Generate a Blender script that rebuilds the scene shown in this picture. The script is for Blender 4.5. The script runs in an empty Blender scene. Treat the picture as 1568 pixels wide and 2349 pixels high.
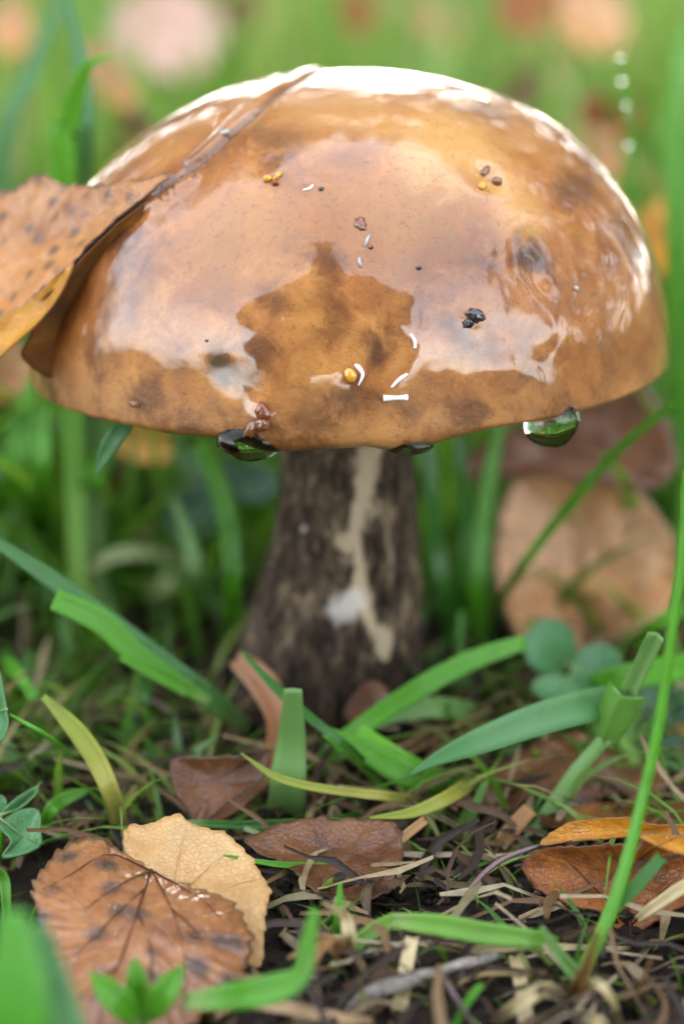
import bpy, bmesh, math, random
import numpy as np
from mathutils import Vector, noise as mnoise
R = math.radians
rnd = random.Random(7)
SC = bpy.context.scene
COL = SC.collection

# ---------------------------------------------------------------- camera, sky, sun, exposure
PITCH, DIST, FPX = R(17.0), 0.335, 5290.0          # photo measured on a 1568 x 2349 grid
CU, CV = 784.0, 1174.5
AIM = Vector((0.0, 0.0, 0.0317))
FWD = Vector((0, math.cos(PITCH), -math.sin(PITCH)))
UPV = Vector((0, math.sin(PITCH), math.cos(PITCH)))
RGT = Vector((1, 0, 0))
CAM = AIM - FWD * DIST
cam_d = bpy.data.cameras.new('camera')
cam = bpy.data.objects.new('camera', cam_d); COL.objects.link(cam)
cam.location = CAM
cam.rotation_euler = (R(90) - PITCH, 0, 0)
cam_d.sensor_fit = 'VERTICAL'; cam_d.sensor_height = 22.2
cam_d.lens = 11.1 / (CV / FPX)
cam_d.clip_start = 0.01; cam_d.clip_end = 400
cam_d.dof.use_dof = True
cam_d.dof.focus_distance = 0.285
cam_d.dof.aperture_fstop = 5.6
SC.camera = cam

SUN_EL, SUN_AZ = R(34), R(84)          # azimuth counted from +x towards +y; overcast, so the sun is a wide glow
world = bpy.data.worlds.new('World'); SC.world = world; world.use_nodes = True
wn = world.node_tree.nodes; wl = world.node_tree.links; wn.clear()
sky = wn.new('ShaderNodeTexSky'); sky.sky_type = 'NISHITA'; sky.sun_disc = False
sky.sun_elevation = SUN_EL; sky.sun_rotation = R(90) - SUN_AZ
sky.air_density = 1.0; sky.dust_density = 1.5; sky.ozone_density = 1.0
hsv = wn.new('ShaderNodeHueSaturation'); hsv.inputs['Saturation'].default_value = 0.32   # overcast: the blue is washed out
bg = wn.new('ShaderNodeBackground'); bg.inputs['Strength'].default_value = 0.15
wo = wn.new('ShaderNodeOutputWorld')
wl.new(sky.outputs[0], hsv.inputs['Color']); wl.new(hsv.outputs[0], bg.inputs['Color']); wl.new(bg.outputs[0], wo.inputs[0])
sun_d = bpy.data.lights.new('sun', 'SUN'); sun_d.energy = 0.9; sun_d.angle = R(50); sun_d.color = (1.0, 0.95, 0.88)
sun = bpy.data.objects.new('sun', sun_d); COL.objects.link(sun)
sd = Vector((math.cos(SUN_EL) * math.cos(SUN_AZ), math.cos(SUN_EL) * math.sin(SUN_AZ), math.sin(SUN_EL)))
sun.rotation_euler = (-sd).to_track_quat('-Z', 'Y').to_euler()
SC.view_settings.view_transform = 'Standard'; SC.view_settings.look = 'None'
SC.view_settings.gamma = 1.0; SC.view_settings.use_curve_mapping = False
SC.view_settings.exposure = 3.5
SC.render.engine = 'CYCLES'
SC.cycles.max_bounces = 8; SC.cycles.transparent_max_bounces = 8
SC.cycles.caustics_reflective = False; SC.cycles.caustics_refractive = False
SC.cycles.use_denoising = True

# ---------------------------------------------------------------- pixels to places
def ray(u, v):
    return (FWD + RGT * ((u - CU) / FPX) - UPV * ((v - CV) / FPX)).normalized()
def PZ(u, v, z=0.0):                                # where the ray meets the level z
    d = ray(u, v); return CAM + d * ((z - CAM.z) / d.z)
def PY(u, v, y):                                    # where it meets the upright plane y
    d = ray(u, v); return CAM + d * ((y - CAM.y) / d.y)
def PP(u, v, p0, n):                                # where it meets any plane
    d = ray(u, v); return CAM + d * ((p0 - CAM).dot(n) / d.dot(n))
def plane3(a, b, c):
    n = (b - a).cross(c - a).normalized(); return a, (n if n.dot(CAM - a) > 0 else -n)
def proj(p):
    q = Vector(p) - CAM; k = FPX / q.dot(FWD)
    return CU + q.dot(RGT) * k, CV - q.dot(UPV) * k
def ground_z(x, y):
    a = mnoise.noise(Vector((x * 22, y * 22, 1.3))) * 0.0035 + mnoise.noise(Vector((x * 70, y * 70, 4.1))) * 0.0014
    b = mnoise.noise(Vector((x * 3, y * 3, 8.1))) * 0.010 * min(1.0, math.hypot(x, y) / 0.6)
    return a + b - 0.002

# ---------------------------------------------------------------- small helpers
def tag(o, label=None, cat=None, group=None, kind=None):
    for k, v in (('label', label), ('category', cat), ('group', group), ('kind', kind)):
        if v: o[k] = v
    return o
def mesh_obj(name, verts, faces, mat, parent=None, uvs=None, smooth=True, origin=None, solid=0.0, offset=0.0):
    me = bpy.data.meshes.new(name)
    org = Vector(origin) if origin is not None else Vector((0, 0, 0))
    vs = [tuple(Vector(v) - org) for v in verts]
    me.from_pydata(vs, [], faces); me.update()
    if uvs is not None:
        l = me.uv_layers.new(name='UVMap')
        vi = np.zeros(len(me.loops), dtype=np.int32); me.loops.foreach_get('vertex_index', vi)
        l.data.foreach_set('uv', np.asarray(uvs, dtype=np.float32)[vi].ravel())
    if smooth: me.polygons.foreach_set('use_smooth', [True] * len(me.polygons))
    if mat: me.materials.append(mat)
    o = bpy.data.objects.new(name, me); COL.objects.link(o)
    o.location = org
    if parent is not None:
        o.parent = parent
        o.location = org - Vector(parent.location) if parent.parent is None else org - parent.location - parent.parent.location
    if solid:
        m = o.modifiers.new('thickness', 'SOLIDIFY'); m.thickness = solid; m.offset = offset
    return o
def empty(name, loc):
    o = bpy.data.objects.new(name, None); COL.objects.link(o); o.location = loc
    o.empty_display_size = 0.01
    return o
def spline(pts, n):
    """Catmull-Rom through pts (tuples of any length), n samples."""
    P = np.array(pts, dtype=float)
    if len(P) == 2: P = np.array([P[0], (P[0] + P[1]) / 2, P[1]])
    P = np.vstack([2 * P[0] - P[1], P, 2 * P[-1] - P[-2]])
    m = len(P) - 3; out = []
    for i in range(n):
        t = i / (n - 1) * m; k = min(int(t), m - 1); f = t - k
        a, b, c, d = P[k], P[k + 1], P[k + 2], P[k + 3]
        out.append(0.5 * (2 * b + (c - a) * f + (2 * a - 5 * b + 4 * c - d) * f * f + (3 * b - a - 3 * c + d) * f ** 3))
    return np.array(out)
def tube(pts, radii, sides=8, cap=True):
    """A tapered tube along pts; returns verts, faces, uvs."""
    P = [Vector(p) for p in pts]; V, F, U = [], [], []
    ref = Vector((0.13, 0.77, 0.31))
    for i, p in enumerate(P):
        t = (P[min(i + 1, len(P) - 1)] - P[max(i - 1, 0)]).normalized()
        a = t.cross(ref).normalized(); b = t.cross(a)
        for k in range(sides):
            w = 2 * math.pi * k / sides
            V.append(p + (a * math.cos(w) + b * math.sin(w)) * radii[i]); U.append((k / sides, i / (len(P) - 1)))
    for i in range(len(P) - 1):
        for k in range(sides):
            F.append((i * sides + k, i * sides + (k + 1) % sides, (i + 1) * sides + (k + 1) % sides, (i + 1) * sides + k))
    if cap:
        F.append(tuple(range(sides))[::-1]); F.append(tuple(range((len(P) - 1) * sides, len(P) * sides)))
    return V, F, U

# ---------------------------------------------------------------- materials
class NT:
    def __init__(s, name):
        s.m = bpy.data.materials.new(name); s.m.use_nodes = True
        s.t = s.m.node_tree; s.t.nodes.clear()
        s.out = s.t.nodes.new('ShaderNodeOutputMaterial')
    def n(s, typ, **kw):
        nd = s.t.nodes.new('ShaderNode' + typ)
        for k, v in kw.items():
            if k in nd.inputs.keys() or k.replace('_', ' ') in nd.inputs.keys():
                s.put(nd.inputs[k if k in nd.inputs.keys() else k.replace('_', ' ')], v)
            else: setattr(nd, k, v)
        return nd
    def put(s, sock, v):
        if hasattr(v, 'is_linked'): s.t.links.new(v, sock)
        elif hasattr(v, 'outputs'): s.t.links.new(v.outputs[0], sock)
        elif isinstance(v, (tuple, list)) and sock.type == 'RGBA' and len(v) == 3: sock.default_value = (*v, 1)
        else: sock.default_value = v
    def math(s, op, a, b=0.5, clamp=False):
        nd = s.t.nodes.new('ShaderNodeMath'); nd.operation = op; nd.use_clamp = clamp
        s.put(nd.inputs[0], a); s.put(nd.inputs[1], b); return nd.outputs[0]
    def noise(s, co, scale, detail=4, rough=0.55, dist=0.0):
        nd = s.n('TexNoise', Scale=scale, Detail=detail, Roughness=rough, Distortion=dist); s.put(nd.inputs['Vector'], co); return nd.outputs[0]
    def mix(s, f, a, b, typ='MIX'):
        nd = s.t.nodes.new('ShaderNodeMix'); nd.data_type = 'RGBA'; nd.blend_type = typ
        s.put(nd.inputs[0], f); s.put(nd.inputs[6], a); s.put(nd.inputs[7], b); return nd.outputs[2]
    def ramp(s, f, stops):
        nd = s.t.nodes.new('ShaderNodeValToRGB'); s.put(nd.inputs[0], f)
        e = nd.color_ramp.elements
        while len(e) < len(stops): e.new(0.5)
        for el, (p, c) in zip(e, stops):
            el.position = p; el.color = (*c, 1) if isinstance(c, (tuple, list)) else (c, c, c, 1)
        return nd.outputs[0]
    def smooth(s, x, a, b, lo=0.0, hi=1.0):
        nd = s.t.nodes.new('ShaderNodeMapRange'); nd.interpolation_type = 'SMOOTHSTEP'
        s.put(nd.inputs[0], x); nd.inputs[1].default_value = a; nd.inputs[2].default_value = b
        nd.inputs[3].default_value = lo; nd.inputs[4].default_value = hi; return nd.outputs[0]
    def co(s, kind='Object'):
        return s.n('TexCoord').outputs[kind]
    def scale(s, v, xyz):
        nd = s.t.nodes.new('ShaderNodeVectorMath'); nd.operation = 'MULTIPLY'; s.put(nd.inputs[0], v); nd.inputs[1].default_value = xyz; return nd.outputs[0]
    def vadd(s, a, b):
        nd = s.t.nodes.new('ShaderNodeVectorMath'); nd.operation = 'ADD'; s.put(nd.inputs[0], a); s.put(nd.inputs[1], b); return nd.outputs[0]
    def dist(s, v, p):
        nd = s.t.nodes.new('ShaderNodeVectorMath'); nd.operation = 'DISTANCE'; s.put(nd.inputs[0], v); nd.inputs[1].default_value = p; return nd.outputs['Value']
    def bump(s, h, strength, d, nrm=None):
        nd = s.n('Bump', Strength=strength, Distance=d, Height=h)
        if nrm is not None: s.put(nd.inputs['Normal'], nrm)
        return nd.outputs[0]
    def bsdf(s, **kw):
        nd = s.t.nodes.new('ShaderNodeBsdfPrincipled')
        for k, v in kw.items(): s.put(nd.inputs[k.replace('_', ' ')], v)
        return nd
    def done(s, sh):
        s.put(s.out.inputs[0], sh); return s.m

# ---------------------------------------------------------------- the mushroom's cap: shape
CAPX, ZTOP = 0.0010, 0.0948
def zeq(ph): return key4(ph, 0.0562, 0.0560, 0.0534, 0.0556)
RIM_PX = [(60, 800), (100, 865), (150, 930), (200, 965), (290, 985), (370, 1002), (460, 1012), (520, 1018), (580, 1038), (650, 1047),
          (750, 1041), (840, 1034), (900, 1046), (980, 1036), (1050, 1012), (1200, 976), (1310, 952), (1440, 890), (1500, 835), (1540, 780)]
RU = [p[0] for p in RIM_PX]; RV = [p[1] for p in RIM_PX]
def key4(ph, right, back, left, front):
    c, s = math.cos(ph), math.sin(ph)
    return (right * max(c, 0) ** 2 + left * max(-c, 0) ** 2 + back * max(s, 0) ** 2 + front * max(-s, 0) ** 2)
NPH, NT_UP, NT_ROLL, NT_UND = 540, 210, 14, 10
def rim_z(ph, a):
    x, y = CAPX + a * math.cos(ph), a * math.sin(ph)
    z = 0.0515
    if y < 0:
        for _ in range(3):
            u, v = proj((x, y, z)); z = PY(u, float(np.interp(u, RU, RV)), y).z
        w = min(1.0, -math.sin(ph) / 0.30)
        z = 0.0520 * (1 - w) + z * w
    else: z = 0.0520
    return min(z, zeq(ph) - 0.0010)
# dents and bumps on the wet skin, by photo position: (u, v, radius m, depth m)
DENTS = [(1215, 605, 0.0042, -0.00042), (1110, 640, 0.0034, 0.00022), (1060, 580, 0.0040, 0.00016), (1085, 735, 0.0016, 0.00030), (860, 800, 0.0034, -0.00022), (625, 405, 0.0020, 0.0003),
         (1120, 405, 0.0022, -0.0005), (580, 860, 0.0040, -0.00018), (600, 965, 0.0016, 0.0005), (490, 850, 0.0030, -0.00022),
         (1140, 850, 0.0024, 0.00018), (1190, 800, 0.0028, -0.00022), (1260, 900, 0.0030, 0.0003), (1010, 930, 0.0032, -0.00025),
         (1270, 760, 0.003, 0.00022), (450, 930, 0.0030, -0.00022), (410, 760, 0.0022, -0.00012), (1330, 680, 0.004, -0.0002), (700, 425, 0.001, 0.0002)]
def cap_point(ph, t):
    """t in 0..1 from the apex down to the widest ring."""
    a = key4(ph, 0.0450, 0.0455, 0.0452, 0.0440)
    n = key4(ph, 2.16, 2.2, 2.2, 2.22)
    th = t * math.pi / 2
    r = a * math.sin(th) ** (2 / n); h = (ZTOP - zeq(ph)) * max(math.cos(th), 0) ** (2 / n)
    ax = CAPX + 0.0012 * (1 - math.sin(th) ** 2)                 # the crown leans a little
    p = Vector((ax + r * math.cos(ph), r * math.sin(ph), zeq(ph) + h))
    return p
def cap_surface():
    rows = []
    for j in range(NT_UP + 1):
        t = (j / NT_UP)
        rows.append([cap_point(2 * math.pi * i / NPH, t) for i in range(NPH)])
    # normals by differences
    A = np.array([[tuple(p) for p in r] for r in rows])
    return A
CAP_A = cap_surface()
def _normals(A):
    dphi = np.roll(A, -1, 1) - np.roll(A, 1, 1)
    dt = np.gradient(A, axis=0)
    N = np.cross(dt, dphi); L = np.linalg.norm(N, axis=2, keepdims=True); L[L < 1e-12] = 1
    N = N / L; N[0] = (0, 0, 1)
    return N
CAP_N = _normals(CAP_A)
def on_cap(u, v):
    """Nearest grid point of the cap that shows at photo pixel u, v."""
    q = CAP_A - np.array(CAM); k = FPX / (q @ np.array(FWD))
    uu = CU + (q @ np.array(RGT)) * k; vv = CV - (q @ np.array(UPV)) * k
    face = np.einsum('ijk,ijk->ij', CAP_N, -q)
    d = (uu - u) ** 2 + (vv - v) ** 2 + np.where(face > 0, 0, 1e9)
    j, i = np.unravel_index(np.argmin(d), d.shape)
    return Vector(CAP_A[j, i]), Vector(CAP_N[j, i])
DISP = np.zeros(CAP_A.shape[:2])
for (du, dv, dr, dh) in DENTS:
    p, _n = on_cap(du, dv)
    d2 = ((CAP_A - np.array(p)) ** 2).sum(2) / (dr * dr)
    DISP += dh * np.exp(-d2)
# gentle unevenness everywhere, stronger ripples in the water film over the right flank
flow, _ = on_cap(1130, 720)
for j in range(CAP_A.shape[0]):
    for i in range(NPH):
        p = Vector(CAP_A[j, i])
        DISP[j, i] += mnoise.noise(p * 55) * 0.00032 + mnoise.noise(p * 120 + Vector((3, 1, 7))) * 0.00005
        if p.y < 0.012:
            w = math.exp(-((p.x - 0.026) / 0.0095) ** 2) * math.exp(-((p.z - 0.0665) / 0.011) ** 2)
            if w > 0.02:
                q = Vector((p.x * 260, p.y * 200, p.z * 150))
                DISP[j, i] += w * mnoise.noise(q + Vector((0, 0, 2.2)) + Vector((1, 0, 0)) * 1.6 * mnoise.noise(p * 180)) * 0.00024
for (ru_, rv_, lam, amp, dec) in ((1215, 605, 0.0019, 0.000024, 0.0065), (1085, 733, 0.0012, 0.000013, 0.0026), (1130, 850, 0.0026, 0.000030, 0.0045), (1000, 920, 0.0020, 0.000022, 0.0035), (625, 408, 0.0013, 0.000012, 0.0028), (410, 760, 0.0022, 0.000016, 0.0030)):
    p, _n = on_cap(ru_, rv_); dd = np.linalg.norm((CAP_A - np.array(p)) * np.array((1.25, 1.0, 0.8)), axis=2)
    wob = np.array([[mnoise.noise(Vector(q) * 260) if e < dec * 3 else 0.0 for q, e in zip(r, er)] for r, er in zip(CAP_A, dd)])
    DISP += amp * np.sin(2 * np.pi * dd / lam + 2.4 * wob) * np.exp(-(dd / dec) ** 2)
wp, _n = on_cap(1100, 650)
for j in range(CAP_A.shape[0]):                                  # upright wavelets running down the film
    for i in range(NPH):
        e = CAP_A[j, i] - np.array(wp)
        if abs(e[0]) < 0.011 and abs(e[2]) < 0.014 and CAP_A[j, i][1] < 0:
            w = math.exp(-(e[0] / 0.0055) ** 2 - (e[2] / 0.0075) ** 2)
            DISP[j, i] += w * 0.000030 * math.sin(2 * math.pi * e[0] / 0.0024 + 3.0 * mnoise.noise(Vector(CAP_A[j, i]) * 170))
# the crease that runs from the crown down to the leaning leaf
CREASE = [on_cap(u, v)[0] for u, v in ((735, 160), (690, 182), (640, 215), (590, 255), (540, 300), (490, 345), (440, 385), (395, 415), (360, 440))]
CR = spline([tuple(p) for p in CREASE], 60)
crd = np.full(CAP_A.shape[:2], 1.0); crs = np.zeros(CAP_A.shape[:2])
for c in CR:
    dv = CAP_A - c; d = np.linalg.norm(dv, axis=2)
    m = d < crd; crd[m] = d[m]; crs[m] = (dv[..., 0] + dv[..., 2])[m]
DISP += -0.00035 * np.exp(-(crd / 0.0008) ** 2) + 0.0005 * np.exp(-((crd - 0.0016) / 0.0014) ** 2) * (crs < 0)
CAP_D = CAP_A + CAP_N * DISP[..., None]
def cap_hit(u, v):
    """Point and normal of the dented surface at photo pixel u, v."""
    q = CAP_D - np.array(CAM); k = FPX / (q @ np.array(FWD))
    uu = CU + (q @ np.array(RGT)) * k; vv = CV - (q @ np.array(UPV)) * k
    d = (uu - u) ** 2 + (vv - v) ** 2 + np.where(np.einsum('ijk,ijk->ij', CAP_N, -q) > 0, 0, 1e9)
    j, i = np.unravel_index(np.argmin(d), d.shape)
    return Vector(CAP_D[j, i]), Vector(CAP_N[j, i])

def build_cap(mat, parent):
    V = [tuple(p) for p in CAP_D[1:].reshape(-1, 3)]; F = []
    rows = NT_UP
    ring = lambda r, i: r * NPH + (i % NPH)
    for j in range(rows - 1):
        for i in range(NPH): F.append((ring(j, i), ring(j, i + 1), ring(j + 1, i + 1), ring(j + 1, i)))
    last = CAP_D[-1]
    RZ = []
    for i in range(NPH):
        ph = 2 * math.pi * i / NPH; a = math.hypot(last[i][0] - CAPX, last[i][1]); RZ.append(rim_z(ph, a))
    RZ = np.array(RZ)
    RZ = (np.roll(RZ, 1) + RZ * 2 + np.roll(RZ, -1)) / 4
    nr = rows
    for k in range(1, NT_ROLL + 1):                              # the rolled margin
        f = k / NT_ROLL
        for i in range(NPH):
            ph = 2 * math.pi * i / NPH; a = math.hypot(last[i][0] - CAPX, last[i][1])
            zd = last[i][2] - RZ[i]
            z = last[i][2] - zd * math.sin(f * math.pi / 2) ** 0.9
            r = a - 0.0026 * (1 - math.cos(f * math.pi / 2)) ** 1.2
            V.append((CAPX + r * math.cos(ph), r * math.sin(ph), z))
    for k in range(1, NT_UND + 1):                               # the pore side
        f = k / NT_UND
        for i in range(NPH):
            ph = 2 * math.pi * i / NPH; a = math.hypot(last[i][0] - CAPX, last[i][1]) - 0.0026
            r = a * (1 - f) + 0.006 * f
            z = RZ[i] + 0.0035 * math.sin(min(1, f * 2.5) * math.pi / 2) * (1 - f) + (0.0545 - RZ[i]) * f
            V.append((CAPX * (1 - f) + r * math.cos(ph), r * math.sin(ph), z))
    tot = rows + NT_ROLL + NT_UND
    for j in range(rows - 1, tot - 1):
        for i in range(NPH): F.append((ring(j, i), ring(j, i + 1), ring(j + 1, i + 1), ring(j + 1, i)))
    V.append(tuple(CAP_D[0, 0])); top = len(V) - 1
    for i in range(NPH): F.append((top, ring(0, i + 1), ring(0, i)))
    return mesh_obj('cap', V, [f[::-1] for f in F], mat, parent)

def cap_material():
    t = NT('wet_brown_cap'); co = t.co('Object')
    big = t.noise(co, 62, 5, 0.6, 0.4); mid = t.noise(co, 210, 6, 0.62, 0.5); fine = t.noise(co, 1500, 4, 0.7)
    f = t.math('ADD', t.math('MULTIPLY', big, 0.52), t.math('MULTIPLY', mid, 0.48))
    col = t.ramp(f, [(0.30, (0.065, 0.016, 0.0024)), (0.42, (0.165, 0.049, 0.0075)), (0.53, (0.28, 0.098, 0.018)), (0.68, (0.45, 0.195, 0.046))])
    # paler, greyer margin
    z = t.n('SeparateXYZ', Vector=co).outputs[2]
    zz = t.math('ADD', z, t.math('MULTIPLY', t.math('SUBTRACT', mid, 0.5), 0.016))
    col = t.mix(t.smooth(zz, 0.0640, 0.0535, 0, 0.62), col, t.mix(t.smooth(f, 0.36, 0.62), (0.11, 0.040, 0.009), (0.44, 0.225, 0.082)))
    # paler skin tones, with the bright glow on the crown painted in
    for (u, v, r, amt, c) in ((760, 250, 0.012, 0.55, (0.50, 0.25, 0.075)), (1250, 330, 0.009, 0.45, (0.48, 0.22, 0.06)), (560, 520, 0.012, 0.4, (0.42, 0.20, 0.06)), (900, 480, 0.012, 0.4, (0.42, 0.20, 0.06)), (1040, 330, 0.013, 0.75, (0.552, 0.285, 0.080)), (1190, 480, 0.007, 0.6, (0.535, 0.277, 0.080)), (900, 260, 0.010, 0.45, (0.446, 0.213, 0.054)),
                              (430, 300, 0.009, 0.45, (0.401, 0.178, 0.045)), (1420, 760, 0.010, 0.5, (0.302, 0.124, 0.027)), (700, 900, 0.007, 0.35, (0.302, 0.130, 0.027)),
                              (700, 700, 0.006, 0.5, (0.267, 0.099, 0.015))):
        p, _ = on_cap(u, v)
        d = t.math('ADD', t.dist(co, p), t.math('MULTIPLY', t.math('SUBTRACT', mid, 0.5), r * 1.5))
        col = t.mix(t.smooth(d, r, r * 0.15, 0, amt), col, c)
    # bruised stains
    for (u, v, r, amt) in ((492, 852, 0.0036, 0.85), (870, 800, 0.0036, 0.75), (1215, 600, 0.0046, 0.8), (740, 625, 0.0052, 0.5), (590, 790, 0.0036, 0.5), (800, 905, 0.0036, 0.5), (1080, 790, 0.005, 0.5),
                           (625, 690, 0.0034, 0.6), (1100, 250, 0.006, 0.5), (640, 330, 0.006, 0.45), (1330, 420, 0.006, 0.5), (1440, 560, 0.008, 0.45), (330, 900, 0.004, 0.5), (300, 560, 0.006, 0.5), (700, 960, 0.004, 0.45), (930, 940, 0.003, 0.45), (560, 880, 0.004, 0.6), (1090, 960, 0.004, 0.4), (210, 800, 0.004, 0.45), (430, 960, 0.003, 0.4), (1240, 850, 0.004, 0.45), (1400, 830, 0.004, 0.4), (760, 760, 0.003, 0.4), (960, 700, 0.003, 0.4)):
        p, _ = on_cap(u, v)
        d = t.math('ADD', t.dist(co, p), t.math('MULTIPLY', t.math('SUBTRACT', mid, 0.5), r * 2.2))
        col = t.mix(t.smooth(d, r * 1.05, r * 0.1, 0, amt), col, (0.028, 0.0075, 0.002))
    # darker tone along the crease
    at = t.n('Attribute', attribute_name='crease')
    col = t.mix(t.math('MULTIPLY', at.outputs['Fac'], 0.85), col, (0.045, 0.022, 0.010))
    col = t.mix(t.math('MULTIPLY', t.smooth(fine, 0.55, 0.75), 0.20), col, (0.36, 0.20, 0.085))
    col = t.mix(t.math('MULTIPLY', t.smooth(fine, 0.46, 0.30), 0.40), col, (0.045, 0.014, 0.003))
    # fine specks of dirt
    vor = t.n('TexVoronoi', Scale=140.0, Randomness=1.0); t.put(vor.inputs['Vector'], co)
    sp = t.math('MULTIPLY', t.smooth(vor.outputs['Distance'], 0.07, 0.03), t.math('GREATER_THAN', t.n('SeparateColor', Color=vor.outputs['Color']).outputs[0], 0.80))
    col = t.mix(t.math('MULTIPLY', sp, 0.8), col, (0.05, 0.025, 0.015))
    film = t.noise(co, 150, 2, 0.5)
    nb = t.bump(film, 0.30, 0.0006)
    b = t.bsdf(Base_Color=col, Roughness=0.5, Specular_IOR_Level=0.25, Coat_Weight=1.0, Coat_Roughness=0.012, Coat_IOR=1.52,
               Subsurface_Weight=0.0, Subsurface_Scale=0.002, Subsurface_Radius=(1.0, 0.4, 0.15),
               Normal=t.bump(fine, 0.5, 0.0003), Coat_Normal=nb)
    return t.done(b)

# ---------------------------------------------------------------- the stem
def stem_material():
    t = NT('scabby_grey_brown_stem'); co = t.co('Object'); st = t.scale(co, (1.0, 1.0, 0.45))
    a = t.noise(st, 330, 6, 0.68, 0.4); b_ = t.noise(t.scale(co, (1.0, 1.0, 0.3)), 1300, 4, 0.7); big = t.noise(co, 90, 3)
    f = t.math('ADD', t.math('MULTIPLY', a, 0.6), t.math('MULTIPLY', b_, 0.4))
    col = t.ramp(f, [(0.36, (0.0045, 0.003, 0.002)), (0.43, (0.017, 0.011, 0.0068)), (0.52, (0.058, 0.039, 0.024)), (0.62, (0.20, 0.145, 0.092))])
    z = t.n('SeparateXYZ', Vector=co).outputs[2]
    col = t.mix(t.smooth(z, 0.024, 0.002, 0, 0.65), col, (0.010, 0.0065, 0.0045))  # shade at the stem's foot put into the colour
    at = t.n('Attribute', attribute_name='strip')
    m = t.smooth(t.math('ADD', at.outputs['Fac'], t.math('MULTIPLY', t.math('SUBTRACT', a, 0.5), 2.6)), 0.30, 0.80)
    col = t.mix(t.math('MULTIPLY', m, 0.85), col, t.mix(b_, (0.32, 0.24, 0.14), (0.46, 0.38, 0.26)))
    at2 = t.n('Attribute', attribute_name='tuft')
    m2 = t.smooth(t.math('ADD', at2.outputs['Fac'], t.math('MULTIPLY', t.math('SUBTRACT', a, 0.5), 2.6)), 0.40, 0.95, 0, 0.65)
    col = t.mix(m2, col, (0.55, 0.50, 0.45))
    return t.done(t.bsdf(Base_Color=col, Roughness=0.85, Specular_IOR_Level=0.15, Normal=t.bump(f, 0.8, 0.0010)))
def build_stem(mat, parent):
    NP, NZ = 160, 130; V, F = [], []
    prof = [(-0.004, -0.0022, 0.0142), (0.002, -0.0020, 0.0143), (0.010, -0.0015, 0.0137), (0.020, -0.0003, 0.0121), (0.030, 0.0004, 0.0104), (0.040, 0.0006, 0.0096), (0.050, 0.0008, 0.0092), (0.058, 0.0010, 0.0095)]
    S = spline(prof, NZ)
    strip = [(845, 1040), (838, 1110), (828, 1170), (812, 1250), (825, 1310), (836, 1370), (850, 1420), (872, 1470), (880, 1500)]
    stripw = [46, 36, 40, 52, 34, 34, 34, 40, 22]
    sv = [p[1] for p in strip]; su = [p[0] for p in strip]
    A1, A2 = [], []
    for j in range(NZ):
        z, x0, r = S[j]
        for i in range(NP):
            ph = 2 * math.pi * i / NP
            q = Vector((math.cos(ph) * r, math.sin(ph) * r, z * 0.5))
            rr = r + mnoise.noise(q * 330) * 0.00035 + mnoise.noise(q * 900) * 0.00026 + mnoise.noise(q * 90) * 0.0006
            p = Vector((x0 + rr * math.cos(ph), rr * math.sin(ph) * 0.96, z))
            V.append(p)
            a1 = a2 = 0.0
            if math.sin(ph) < 0.05:
                u, v = proj(p)
                if 1020 < v < 1515:
                    d = abs(u - np.interp(v, sv, su)) / (np.interp(v, sv, stripw) * 0.62)
                    a1 = max(0.0, 1.0 - d * 0.55)
                for (tu, tv, tr) in ((800, 1385, 40), (775, 1400, 34), (698, 1214, 16)):
                    a2 = max(a2, max(0.0, 1 - math.hypot(u - tu, v - tv) / (tr * 1.7)))
            A1.append(a1); A2.append(a2)
    for j in range(NZ - 1):
        for i in range(NP): F.append((j * NP + i, j * NP + (i + 1) % NP, (j + 1) * NP + (i + 1) % NP, (j + 1) * NP + i))
    o = mesh_obj('stem', V, F, mat, parent)
    for nm, arr in (('strip', A1), ('tuft', A2)):
        l = o.data.attributes.new(nm, 'FLOAT', 'POINT'); l.data.foreach_set('value', arr)
    return o

mushroom = empty('mushroom', (0, 0, 0))
tag(mushroom, 'wet brown capped mushroom on a dark flecked stem with a cream streak', 'mushroom')
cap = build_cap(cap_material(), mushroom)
_cd = np.array([v.co[:] for v in cap.data.vertices]); _cm = np.full(len(_cd), 1.0)
for c in CR: _cm = np.minimum(_cm, np.linalg.norm(_cd - c, axis=1))
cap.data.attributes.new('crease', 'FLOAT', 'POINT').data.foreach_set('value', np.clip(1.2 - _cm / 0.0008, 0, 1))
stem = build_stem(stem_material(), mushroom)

# ---------------------------------------------------------------- ground
def soil_material():
    t = NT('damp_soil'); co = t.co('Object')
    a = t.noise(co, 160, 6, 0.7, 0.4); b = t.noise(co, 900, 4, 0.7); c = t.noise(co, 30, 4)
    col = t.ramp(t.math('ADD', t.math('MULTIPLY', a, 0.6), t.math('MULTIPLY', b, 0.4)), [(0.36, (0.006, 0.004, 0.003)), (0.5, (0.018, 0.011, 0.007)), (0.66, (0.06, 0.036, 0.022))])
    col = t.mix(t.smooth(c, 0.5, 0.7, 0, 0.5), col, (0.022, 0.030, 0.008))
    return t.done(t.bsdf(Base_Color=col, Roughness=0.6, Specular_IOR_Level=0.25, Normal=t.bump(t.math('ADD', a, b), 0.9, 0.002)))
M_SOIL = soil_material()
def build_ground():
    def axis(fine, step, far):
        c = list(np.arange(-fine, fine + 1e-9, step)); d = fine; s = step
        while d < far:
            s *= 1.35; d += s; c = [-d] + c + [d]
        return c
    xs, ys = axis(0.14, 0.0022, 150), axis(0.20, 0.0028, 150)
    V = [(x, y, ground_z(x, y) - 0.15 * min(1, max(0, math.hypot(x, y) - 3) / 40)) for y in ys for x in xs]; n = len(xs)
    F = [(j * n + i, j * n + i + 1, (j + 1) * n + i + 1, (j + 1) * n + i) for j in range(len(ys) - 1) for i in range(n - 1)]
    return tag(mesh_obj('ground', V, F, M_SOIL), 'dark damp soil under grass and leaf litter', None, None, 'structure')
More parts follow.
